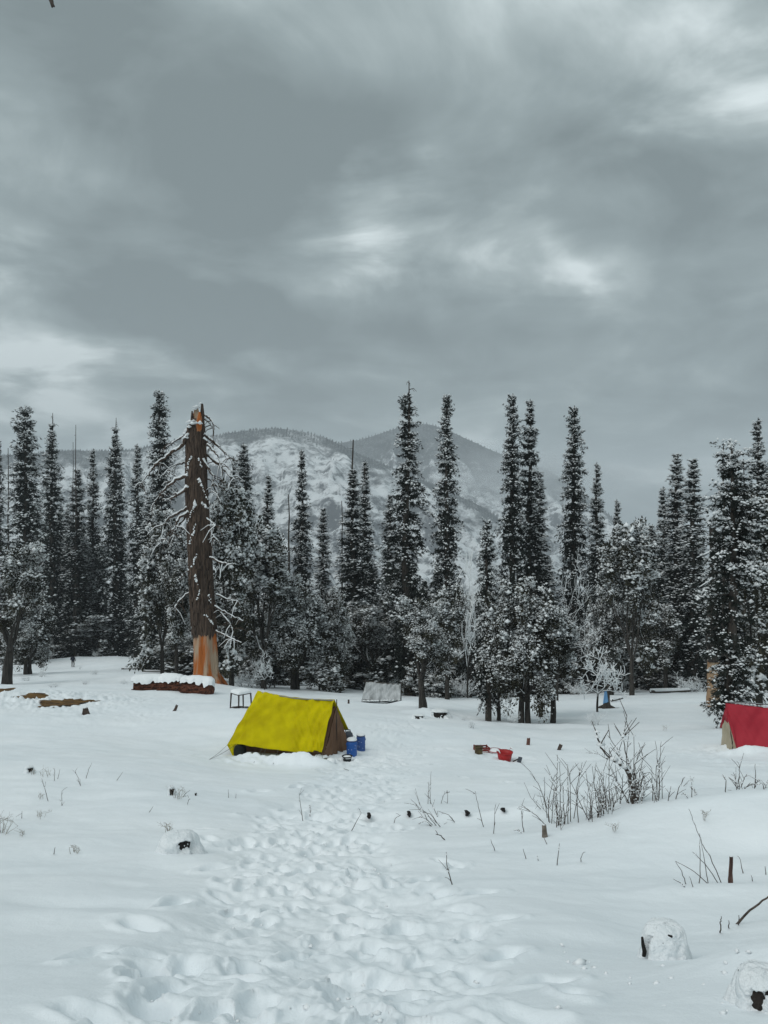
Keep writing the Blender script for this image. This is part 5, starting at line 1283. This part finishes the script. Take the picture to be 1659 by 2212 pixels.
for i, (px, py, w, h) in enumerate(((797, 1763, 9, 9), (884, 1760, 9, 12), (1010, 1758, 11, 13), (1088, 1752, 9, 15))):  # near-black pieces stand in for the shade of hollows along the log
    p = hit(px, py + 3); k = p[1] / F; mb = MB(); nm = ['leftmost', 'second', 'third', 'rightmost'][i]
    tube(mb, [[0, .12, 0], [0, -.02, h * k * .4], [0, -.07, h * k * .55]], [w * k * .55, w * k * .5, w * k * .22], 9, wob=.4, seed=i)
    root = thing('log_hollow', nm + ' of four black stubs standing for shaded hollows in the buried log', 'stub', tuple(p), 'black stubs for the hollows along the buried log'); mb.obj('wood', mat('hollow_black', (.006, .005, .005), (.02, .016, .014), 20, .95), root, False)
M_CRUST = mat('crusted_snow', (.78, .82, .84), (.85, .875, .89), 6, .75, 1.0, 38, spec=.15, dist=.022)
def snow_stump(label, px, py, w, h, d, bits, seed, square=.55):
    """a cut stump buried under a rounded cap of snow, dark bark showing in places"""
    p = hit(px, py) if d is None else at(px, d); k = p[1] / F; W_, H_ = w * k, h * k; root = thing('snow_stump', label, 'stump', tuple(p)); tip = seed * 1.7
    mb = MB(); tube(mb, [[0, 0, -.1], [0, 0, H_ * .4], [0, 0, H_ * .72]], [W_ * .41, W_ * .40, W_ * .37], 14, wob=.12, seed=seed); mb.obj('wood', mat('black_bark', (.008, .007, .007), (.03, .025, .022), 25, .95, .7, 30), root)
    n, m = 44, 80; th = np.linspace(0, math.pi / 2 * 1.12, n)[:, None]; ph = np.linspace(0, 2 * math.pi, m, endpoint=False)[None]; sq = lambda v, e: np.sign(v) * np.abs(v) ** e
    cxp, sxp = np.cos(ph), np.sin(ph); r = 1 + .26 * fbm(cxp * 1.3 + seed, sxp * 1.3 + th * 1.2, seed, 4, .55) + .035 * fbm(cxp * 7 + seed, sxp * 7 + th * 6, seed + 1, 3)
    hole = np.zeros((n, m))
    for (az, el, ra, re) in bits: hole = np.maximum(hole, 1 - sstep(.65, 1.1, np.sqrt(((ph - az) / ra) ** 2 + ((th - el) / re) ** 2) + .45 * vnoise(ph * 7, th * 9, seed + 4)))
    rr = r * (1 - .30 * hole) * (1 + .42 * sstep(.74, 1.0, th / th.max()) ** 2 * (1 - hole) * (.75 + .8 * vnoise(cxp * 1.7 + 4, sxp * 1.7, seed + 7))); rr = rr * (1 + .05 * vnoise(ph * 2.2, th * 1.3 + seed, seed))
    V = np.stack([W_ / 2 * sq(np.sin(th), square) * np.cos(ph) * rr, W_ / 2 * sq(np.sin(th), square) * np.sin(ph) * rr, (H_ * sq(np.cos(th), .62)) * (.80 + .20 * r) + H_ * .10 * np.cos(ph - tip) * np.sin(th) ** 2 * np.clip(np.cos(th), 0, 1) ** .5 + 0 * ph], -1)
    i = np.arange(n - 1)[:, None]; j = np.arange(m)[None]; j2 = (j + 1) % m
    mb = MB(); mb.add(V.reshape(-1, 3), np.stack([i * m + j, (i + 1) * m + j, (i + 1) * m + j2, i * m + j2], -1).reshape(-1, 4)); mb.obj('snow', M_CRUST, root); return root
snow_stump('squat stump capped with snow, black bark on its right side', 385, 1838, 80, 40, None, [(5.35, 1.18, .42, .30), (5.85, 1.32, .3, .30)], 3)
snow_stump('round snow-smothered stump in the right foreground', 1437, 2070, 100, 76, None, [(3.55, 1.22, .13, .40)], 7, .5)
def bark_strip(px_pts, dd, r):
    o = bpy.data.objects[STUMP]; q = np.array([P(x, y, o.location.y + dd) for x, y in px_pts]) - np.array(o.location); mb = MB(); tube(mb, q, r, 7, wob=.5); mb.obj('bark_strip', mat('black_bark', (.008, .007, .007), (.03, .025, .022), 25, .95), o)
STUMP = [o.name for o in bpy.data.objects if o.name.startswith('snow_stump')][-1]
bark_strip([(1387, 2024), (1389, 2040), (1393, 2056), (1391, 2066)], -.06, [.006, .011, .014, .010])
bark_strip([(1443, 2020), (1452, 2023)], -.155, [.004, .006])
snow_stump('snow-heaped log end at the bottom right corner', 1652, 2168, 140, 74, None, [(4.0, 1.2, .28, .34), (4.4, .9, .12, .15)], 11, .6)
snow_stump('small snow-capped stone in the far left snow', 64, 1668, 20, 14, None, [(5.2, 1.1, .9, .5)], 13)
snow_stump('small dark stone beside dry stalks left of the path', 371, 1716, 17, 18, None, [(5.0, 1.2, 1.0, .6)], 14)
snow_stump('tiny dark stone right of the dry stalks', 423, 1718, 6, 7, None, [(4.7, 1.1, 2.0, .8)], 15)
snow_stump('low dark stone on the slope behind the stout oak', 950, 1548, 40, 16, None, [(4.7, 1.2, 1.6, .5)], 16)
snow_stump('low dark rock by the foot of the stout oak', 905, 1552, 26, 9, None, [(4.7, 1.2, 1.6, .5)], 17)

# ================================================================== leafless bushes and twigs
def zR(q): return [(1106 + x / 3.0, 1512 + y / 3.0) for x, y in q]          # survey sheets: right, centre, left, lower right
def zC(q): return [(553 + x / 3.0, 1555.3 + y / 3.0) for x, y in q]
def zL(q): return [(x / 3.0, 1555.3 + y / 3.0) for x, y in q]
def zB(q): return [(1106 + x / 3.0, 1814.6 + y / 3.0) for x, y in q]
def grow_stem(mb, sn, q, r, rng, twigs=4, snow=.5, depth=None, spread=.25, tw_len=.16):
    """one stem along a surveyed line, rooted in the snow under its first point"""
    b = hit(*q[0]) if depth is None else P(q[0][0], q[0][1], depth)
    d = b[1]; pts = [b - [0, 0, .06]]
    dd = rng.normal(0, spread)
    tot = max(1e-3, sum(math.hypot(q[i + 1][0] - q[i][0], q[i + 1][1] - q[i][1]) for i in range(len(q) - 1))); acc = 0
    for i in range(1, len(q)):
        acc += math.hypot(q[i][0] - q[i - 1][0], q[i][1] - q[i - 1][1]); pts.append(P(q[i][0], q[i][1], d + dd * acc / tot))
    pts = np.array(pts); n = len(pts); t = np.linspace(0, n - 1, 5 * (n - 1) + 1)
    sm = np.stack([np.interp(t, np.arange(n), pts[:, k]) for k in range(3)], -1)
    L = np.linalg.norm(np.diff(sm, axis=0), axis=1).sum()
    sm[1:-1] += rng.normal(0, .0035 * L ** .5, (len(sm) - 2, 3))
    rr = np.linspace(r, r * .38, len(sm)); tube(mb, sm, rr, 5)
    def sn_on(p, s_):
        if sn is not None: lumps(sn, np.array([p]), np.array([[s_ * 1.5, s_, s_ * .9]]), rng)
    for k in range(twigs):
        i = rng.integers(max(1, len(sm) // 4), len(sm)); T = sm[min(i + 1, len(sm) - 1)] - sm[i - 1]; T /= np.linalg.norm(T) + 1e-9
        a = rng.normal(0, 1, 3); a[1] *= .7; a -= T * a.dot(T); a /= np.linalg.norm(a); e = rng.uniform(.45, .85)
        l = tw_len * rng.uniform(.4, 1.3) * min(1.3, L / .5 + .2); v = T * math.cos(e) + a * math.sin(e)
        tw = np.array([sm[i], sm[i] + v * l * .5 + [0, 0, .01], sm[i] + v * l + [0, 0, .05 * l]]); tube(mb, tw, [r * .5, r * .42, r * .3], 4)
        if rng.random() < snow: sn_on(sm[i] + [0, 0, r * .8], rng.uniform(1.6, 3.2) * r)
        if rng.random() < snow * .5: sn_on(tw[1] + [0, 0, r * .7], rng.uniform(1.2, 2.2) * r)
    for k in range(2, len(sm) - 1):
        if rng.random() < snow * .3: sn_on(sm[k] + [0, 0, r * .6], rng.uniform(1.2, 2.4) * r)
def bush(label, stems, seed, r=.0064, twigs=4, snow=.45, name='bare_bush', cat='bush', group=None, m=None, tw=.16, fill=0):
    rng = np.random.default_rng(seed); mb, sn = MB(), MB()
    for st in stems:
        rad = r
        if isinstance(st, tuple) and not isinstance(st[0], tuple): rad, st = st
        grow_stem(mb, sn, st, rad, rng, twigs, snow, tw_len=tw)
    for k in range(fill):
        s0 = stems[rng.integers(0, len(stems))]; s0 = s0[1] if isinstance(s0, tuple) and not isinstance(s0[0], tuple) else s0
        b = (s0[0][0] + rng.normal(0, 9), s0[0][1] + rng.normal(0, 4)); h = rng.uniform(25, 70)
        grow_stem(mb, sn, [b, (b[0] + rng.normal(0, 10), b[1] - h)], r * rng.uniform(.5, .9), rng, twigs, snow, tw_len=tw * .8)
    b = hit(*(stems[0][0] if isinstance(stems[0], list) else stems[0][1][0]))
    root = thing(name, label, cat, tuple(b), group)
    for bb, nm, mm in ((mb, 'stems', m or M_TWIG), (sn, 'snow', M_SNOW)):
        if bb.n == 0: continue
        bb.V = [v - b for v in bb.V]; o = bb.obj(nm, mm, root)
        stuff(o)
    return root
bush('left end of the big leafless bush, thin leaning stems', [zR([(245, 815), (160, 750), (75, 690)]), zR([(235, 790), (240, 640), (270, 505)]), zR([(235, 700), (180, 560), (120, 465)]), zR([(230, 760), (212, 640), (210, 500)]), zR([(205, 700), (120, 630)]), zR([(255, 800), (275, 560)])], 1, fill=4)
bush('straight-stemmed middle of the big leafless bush', [zR([(290, 830), (290, 600), (295, 355)]), zR([(320, 770), (312, 600), (310, 400)]), zR([(365, 810), (365, 600), (360, 430)]), zR([(380, 790), (375, 470)]), zR([(430, 795), (420, 560), (455, 405)]), zR([(395, 770), (440, 510)]), zR([(510, 780), (430, 640), (385, 540)]), zR([(340, 800), (330, 560)]), zR([(310, 820), (280, 660), (285, 560)])], 2, fill=8)
bush('tangled snowy heart of the big leafless bush', [zR([(530, 770), (500, 600), (475, 450)]), zR([(560, 765), (540, 600), (520, 430)]), zR([(600, 745), (580, 620), (560, 500)]), zR([(620, 725), (600, 600), (590, 470)]), zR([(640, 710), (628, 500), (630, 310)]), zR([(570, 760), (600, 600)]), zR([(660, 695), (640, 560)]), zR([(500, 770), (520, 560)])], 3, snow=.7, fill=26)
bush('thick crooked shrub topping the big leafless bush', [(.017, zR([(785, 672), (775, 560), (760, 470), (700, 420), (640, 385), (580, 320), (560, 260), (535, 180)])), zR([(640, 385), (560, 350), (500, 345)]), (.010, zR([(790, 665), (780, 560), (730, 440), (690, 330), (620, 230)])), (.011, zR([(780, 665), (770, 450), (735, 340), (720, 240), (745, 105)])), zR([(775, 660), (740, 380), (760, 200)]), zR([(790, 665), (790, 470), (790, 235)]), zR([(800, 665), (830, 470), (850, 375)]), zR([(700, 668), (720, 480)]), zR([(830, 662), (860, 590), (890, 520)]), zR([(810, 660), (850, 480)]), zR([(770, 665), (700, 560), (660, 500)]), zR([(790, 665), (800, 420), (820, 340)])], 4, r=.0085, twigs=7, snow=.8, tw=.19, fill=12)
bush('narrow upright shrub right of the big bush', [zR([(915, 655), (905, 440)]), zR([(930, 655), (935, 440), (940, 330)]), zR([(950, 655), (955, 450), (967, 270)]), zR([(975, 640), (970, 420)]), zR([(1005, 652), (1030, 560)]), zR([(940, 655), (945, 470)])], 5, fill=3)
bush('two-forked sprig on the bank, right of the upright shrub', [zR([(1050, 652), (1080, 570), (1120, 500)]), zR([(1085, 565), (1150, 520)])], 6, twigs=3, name='twig_sprig', cat='twig')
bush('little feathery sprig on the crest of the right bank', [zR([(1165, 632), (1165, 530)]), zR([(1165, 632), (1190, 600)]), zR([(1160, 632), (1120, 610)])], 7, twigs=5, snow=.8, name='twig_sprig', cat='twig', tw=.1)
bush('single bent stalk on the right bank crest', [zR([(1386, 597), (1385, 520), (1365, 485)])], 8, twigs=1, name='bare_stalk', cat='twig', r=.007)
bush('spreading small shrub on the right bank below the red tent', [zR([(1470, 583), (1473, 500), (1475, 425)]), zR([(1470, 580), (1500, 520), (1522, 480)]), zR([(1470, 580), (1450, 520), (1435, 470)]), zR([(1475, 583), (1545, 535)]), zR([(1465, 583), (1445, 530)])], 9, twigs=5)
bush('tall thin stalk near the right edge of the bank', [zR([(1570, 573), (1578, 500), (1576, 415)]), zR([(1560, 575), (1597, 515)])], 10, twigs=2, name='bare_stalk', cat='twig')
bush('leaning snowy sprig at the right edge', [zR([(1640, 585), (1625, 545), (1600, 530)]), zR([(1640, 583), (1650, 530)])], 11, twigs=5, snow=.8, name='twig_sprig', cat='twig')
bush('short sprig below the left end of the big bush', [zR([(80, 855), (65, 780), (60, 700)]), zR([(90, 860), (30, 838)])], 12, twigs=4, name='twig_sprig', cat='twig', tw=.1)
# the bent dead stalks beside the post
bush('tangle of bent dead stalks left of the brown post', [zR([(1217, 1205), (1218, 1000), (1215, 865)]), zR([(1378, 1187), (1280, 1010), (1230, 930), (1180, 790), (1145, 705)]), zR([(1320, 1196), (1180, 1110), (1060, 1045)]), zR([(1142, 1192), (1100, 1110), (1060, 1045)]), zR([(1160, 1224), (1100, 1190), (1045, 1160)]), zR([(1365, 1187), (1250, 1060), (1170, 985)]), zR([(1188, 1215), (1150, 1145)]), zR([(1280, 1190), (1250, 1060), (1230, 930)]), zR([(1240, 940), (1290, 980), (1302, 1010), (1297, 1040)])], 13, r=.0045, twigs=0, snow=.5, name='dead_stalks', cat='stalks')
TW = [('stiff twig in the far left snow, leftmost of three', zL([(352, 390), (355, 312)]), 0), ('slanting twig, middle of three in the far left snow', zL([(372, 377), (388, 320)]), 0), ('long thin twig leaning right in the left snow', zL([(550, 382), (575, 320), (597, 275)]), 0),
      ('feathery seedling in the left snow', zL([(528, 432), (510, 380), (487, 337)]), 6), ('slanting bare twig right of the seedling', zL([(740, 397), (797, 335)]), 0), ('curved stem left of the seedling', zL([(315, 527), (290, 440), (270, 380)]), 2), ('forked stalk below the curved stem', zL([(400, 557), (401, 462)]), 4),
      ('short stick stuck in the snow left of the stump', zL([(947, 602), (992, 560)]), 0), ('forked twig right of the small dark stone', zL([(1160, 520), (1200, 480), (1232, 455)]), 3), ('little forked twig below the dry stalks', zL([(1205, 555), (1225, 510)]), 2), ('lone twig near the start of the path', zL([(1483, 507), (1479, 450)]), 0), ('tiny twig right of the lone twig', zL([(1526, 505), (1530, 477)]), 0),
      ('tiny upright twig near the left edge', zL([(140, 637), (143, 590)]), 1), ('stick pointing right from the snow-capped stump', zL([(1283, 832), (1330, 826), (1370, 818)]), 0), ('pair-like short stick left of the snow-capped stump', zL([(345, 852), (357, 825)]), 0),
      ('frosted forked twig beside the path', zC([(305, 635), (290, 560), (280, 490)]), 4), ('slanting twig left of the black stubs', zC([(620, 690), (680, 605)]), 1), ('tallest twig by the buried log, with a long side shoot', zC([(1130, 548), (1128, 430), (1135, 335)]), 4), ('twin of the tallest twig by the buried log', zC([(1113, 548), (1120, 400)]), 2),
      ('slanting twig right of the tallest twig', zC([(1190, 543), (1225, 460)]), 2), ('knobbly straight twig behind the buried log', zC([(1240, 542), (1241, 455)]), 5), ('arched twig in front of the buried log', zC([(1305, 662), (1250, 615), (1180, 590)]), 3), ('tall slanting twig between the two right stubs', zC([(1480, 688), (1440, 560), (1420, 460)]), 3), ('fine twig below the rightmost stub', zC([(1540, 732), (1548, 575)]), 4),
      ('thick stick lying in the snow below the log', zC([(1245, 777), (1200, 750), (1165, 740)]), 1), ('short leaning stick below the fine twig', zC([(1558, 827), (1522, 775)]), 0), ('forked sapling alone in the middle foreground', zC([(1283, 1067), (1240, 950), (1232, 855)]), 3), ('twig tip left of the arched twig', zC([(895, 660), (900, 640), (940, 615)]), 1), ('tiny sprig beside the path bend', zC([(350, 602), (350, 550)]), 5),
      ('upright knotted twig in the right foreground', zR([(287, 1074), (300, 1000), (308, 930)]), 0), ('short twig at the foot of the bank', zR([(103, 1035), (72, 965)]), 0), ('smallest twig at the foot of the bank', zR([(178, 1044), (163, 1010)]), 0), ('thin twig under the grey-brown stub', zR([(240, 937), (205, 885)]), 0), ('stub of twig right of the knotted twig', zR([(440, 1032), (455, 1000)]), 1),
      ('short vertical twig left of the bent stalks', zR([(995, 1267), (998, 1207)]), 0), ('thin leaning twig right of the brown post', zR([(1503, 1132), (1480, 1035)]), 1), ('curled twig near the right edge', zR([(1648, 1132), (1640, 1078)]), 0), ('shortest twig right of the brown post', zR([(1565, 1160), (1550, 1138)]), 0),
      ('dark blade-like twig above the bottom right corner', zB([(1353, 577), (1350, 540), (1356, 495)]), 0), ('short peg at the foot of the long stick', zB([(1406, 552), (1405, 522)]), 0), ('thin peg crossing the long stick', zB([(1470, 530), (1470, 488)]), 0)]
for i, (lab, q, tw) in enumerate(TW): bush(lab, [q], 100 + i, twigs=tw, snow=.25, name='bare_twig', cat='twig', r=.0058 if 'thick' not in lab else .009, tw=.11)
bush('long dark stick slanting out of the picture at the right', [(.010, zB([(1408, 548), (1540, 455), (1680, 355), (1800, 270)]))], 150, twigs=1, snow=0, name='long_stick', cat='stick')
bush('heap of thin broken branches beside the buried log', [zC([(1212, 688), (1130, 610), (1060, 590)]), zC([(1190, 685), (1100, 600), (1033, 552)]), zC([(1175, 680), (1100, 640), (1058, 628)]), zC([(1195, 640), (1160, 590), (1142, 550)]), zC([(1160, 690), (1110, 660), (1080, 660)]), zC([(1130, 670), (1085, 590), (1055, 535)]), zC([(1150, 688), (1212, 684)])], 151, twigs=3, snow=.8, name='branch_heap', cat='branches', r=.006)
M_DRY2 = M_DRY
for i, (lab, c, n, h) in enumerate((('clump of dry grass stalks at the left edge', zL([(8, 735)])[0], 16, 50), ('dry bent tuft in the left snow', zL([(265, 637)])[0], 8, 20), ('small dry tuft above the left foreground', zL([(137, 747)])[0], 7, 13), ('dry leaf-like tuft in the left foreground', zL([(480, 857)])[0], 8, 16), ('dry stalks behind the small dark stone', zL([(1148, 505)])[0], 12, 28), ('dry seed heads behind the snow-capped stump', zL([(1092, 722)])[0], 10, 20), ('dry grass beside the snow-capped stone', zL([(215, 350)])[0], 9, 12), ('dry tuft left of the curved stem', zL([(262, 512)])[0], 8, 14),
                                  ('dry sprig half buried on the right bank', zR([(1250, 760)])[0], 9, 14), ('small dry tuft under the big bush', zR([(670, 845)])[0], 8, 16), ('low grass tuft left of the red tent', zR([(990, 200)])[0], 8, 14), ('pair of stalks in the far left snow', zL([(282, 362)])[0], 5, 16), ('frosted stalks above the far left snow', zL([(315, 362)])[0], 6, 17))):
    rg = np.random.default_rng(200 + i); st = []
    for k in range(n):
        b = (c[0] + rg.normal(0, 3), c[1] + rg.normal(0, 1)); st.append([b, (b[0] + rg.normal(0, h * .25), b[1] - h * rg.uniform(.3, .7)), (b[0] + rg.normal(0, h * .45), b[1] - h * rg.uniform(.6, 1.05))])
    bush(lab, st, 220 + i, r=.0028, twigs=2, snow=.3, name='dry_grass', cat='grass', m=M_DRY, tw=.06)
# low bushes out in the clearing
def low(label, px, py, hpx, wpx, k=1):
    p = hit(px, py); d = p[1]; plant(SHRUB[k], 'snowy_bush', 'bush', label, px, d, None, None, None, H=hpx * d / F, W=wpx * d / F)
low('twiggy bush at the foot of the small white tree', 1288, 1566, 38, 50)
low('small dark bush up-slope of the red crate', 1020, 1573, 24, 26)
low('twiggy bush at the left foot of the oak clump', 1112, 1562, 26, 36)
low('bush under the leaning oak in the left clearing', 92, 1462, 22, 30)
low('low brush beside the walking person', 172, 1446, 10, 10)
low('wide low brush right of the walking person', 205, 1457, 13, 28)
low('sparse twigs in the left clearing', 183, 1478, 14, 24)
low('brush lying near the bare soil', 112, 1485, 14, 40)
low('brush beside the leaning oak trunk', 60, 1470, 14, 36)
low('snowy twigs left of the red rotten log', 270, 1478, 14, 30)
low('twigs at the edge of the snow bank by the stout oak', 1000, 1556, 10, 16)
# fallen poles at the far side of the clearing
for i, (x0, x1, y, d, lab) in enumerate(((262, 330, 1451, 92, 'long fallen pole left of the dead trunk'), (308, 372, 1452.5, 84, 'fallen pole with snow in front of the dark trunks'), (1405, 1490, 1493, 66, 'snowy fallen trunk under the white right-hand firs'), (1320, 1346, 1512, 52, 'short dark branch lying right of the blue cloth'))):
    a, b = at(x0, d), at(x1, d + 1); c = (a + b) / 2; mb = MB(); k = .16 if i == 2 else .08
    q = np.array([a - c + [0, 0, .12], [0, 0, .16], b - c + [0, 0, .2]]); tube(mb, q, [k, k, k * .7], 7, wob=.2); root = thing('fallen_pole', lab, 'log', tuple(c)); mb.obj('wood', M_BARK, root); mb = MB(); tube(mb, q + [0, 0, k * .8], [k * .9, k, k * .6], 7, wob=.3); mb.obj('snow', M_SNOW, root)
# loose clods of snow along the trodden way
def clods():
    rng = np.random.default_rng(12); n = 320; y = 2.6 + 22 * rng.random(n) ** 1.6; cx = np.interp(y, PW[:, 1], PW[:, 0]); hw = np.interp(y, PW[:, 1], PW[:, 2]); x = cx + rng.normal(0, .62, n) * hw
    z = ground(x, y) - .085; s_ = rng.uniform(.006, .017, n); mb = MB(); lumps(mb, np.stack([x, y, z + .02], -1), np.stack([s_ * 1.3, s_, s_ * .9], -1), rng)
    px = rng.uniform(1150, 1640, 34); py = rng.uniform(2040, 2190, 34)
    for a, b in zip(px, py):
        q = hit(a, b); r = rng.uniform(.006, .016); lumps(mb, np.array([q]), np.array([[r * 1.3, r, r]]), rng)
    q = hit(1253, 2084); lumps(mb, np.array([q + [0, 0, .01]]), np.array([[.045, .035, .035]]), rng)
    o = stuff(mb.obj('snow_clods', M_SNOW)); tag(o, 'loose clods of snow kicked up along the trodden way', 'snow')
clods()
# tip of a branch hanging into the top left corner, from a bough above the viewer
def overhang():
    p = P(108, -60, 2.6); root = thing('hanging_branch', 'dark twig tip hanging into the top left corner', 'branch', tuple(p)); mb = MB()
    a = P(90, -700, 2.9) - p; b = P(100, -200, 2.7) - p; c = P(104, -10, 2.6) - p; d = P(117, 14, 2.58) - p; tube(mb, [a, b, c, d], [.03, .014, .006, .003], 6); tube(mb, [c, P(112, 4, 2.6) - p, P(113, 16, 2.6) - p], [.006, .007, .003], 5); mb.obj('twig', M_TWIG, root)
overhang()

for o in list(bpy.data.objects):
    if o.parent is not None and o.name.split('.')[0] == 'snow': o['kind'] = 'stuff'
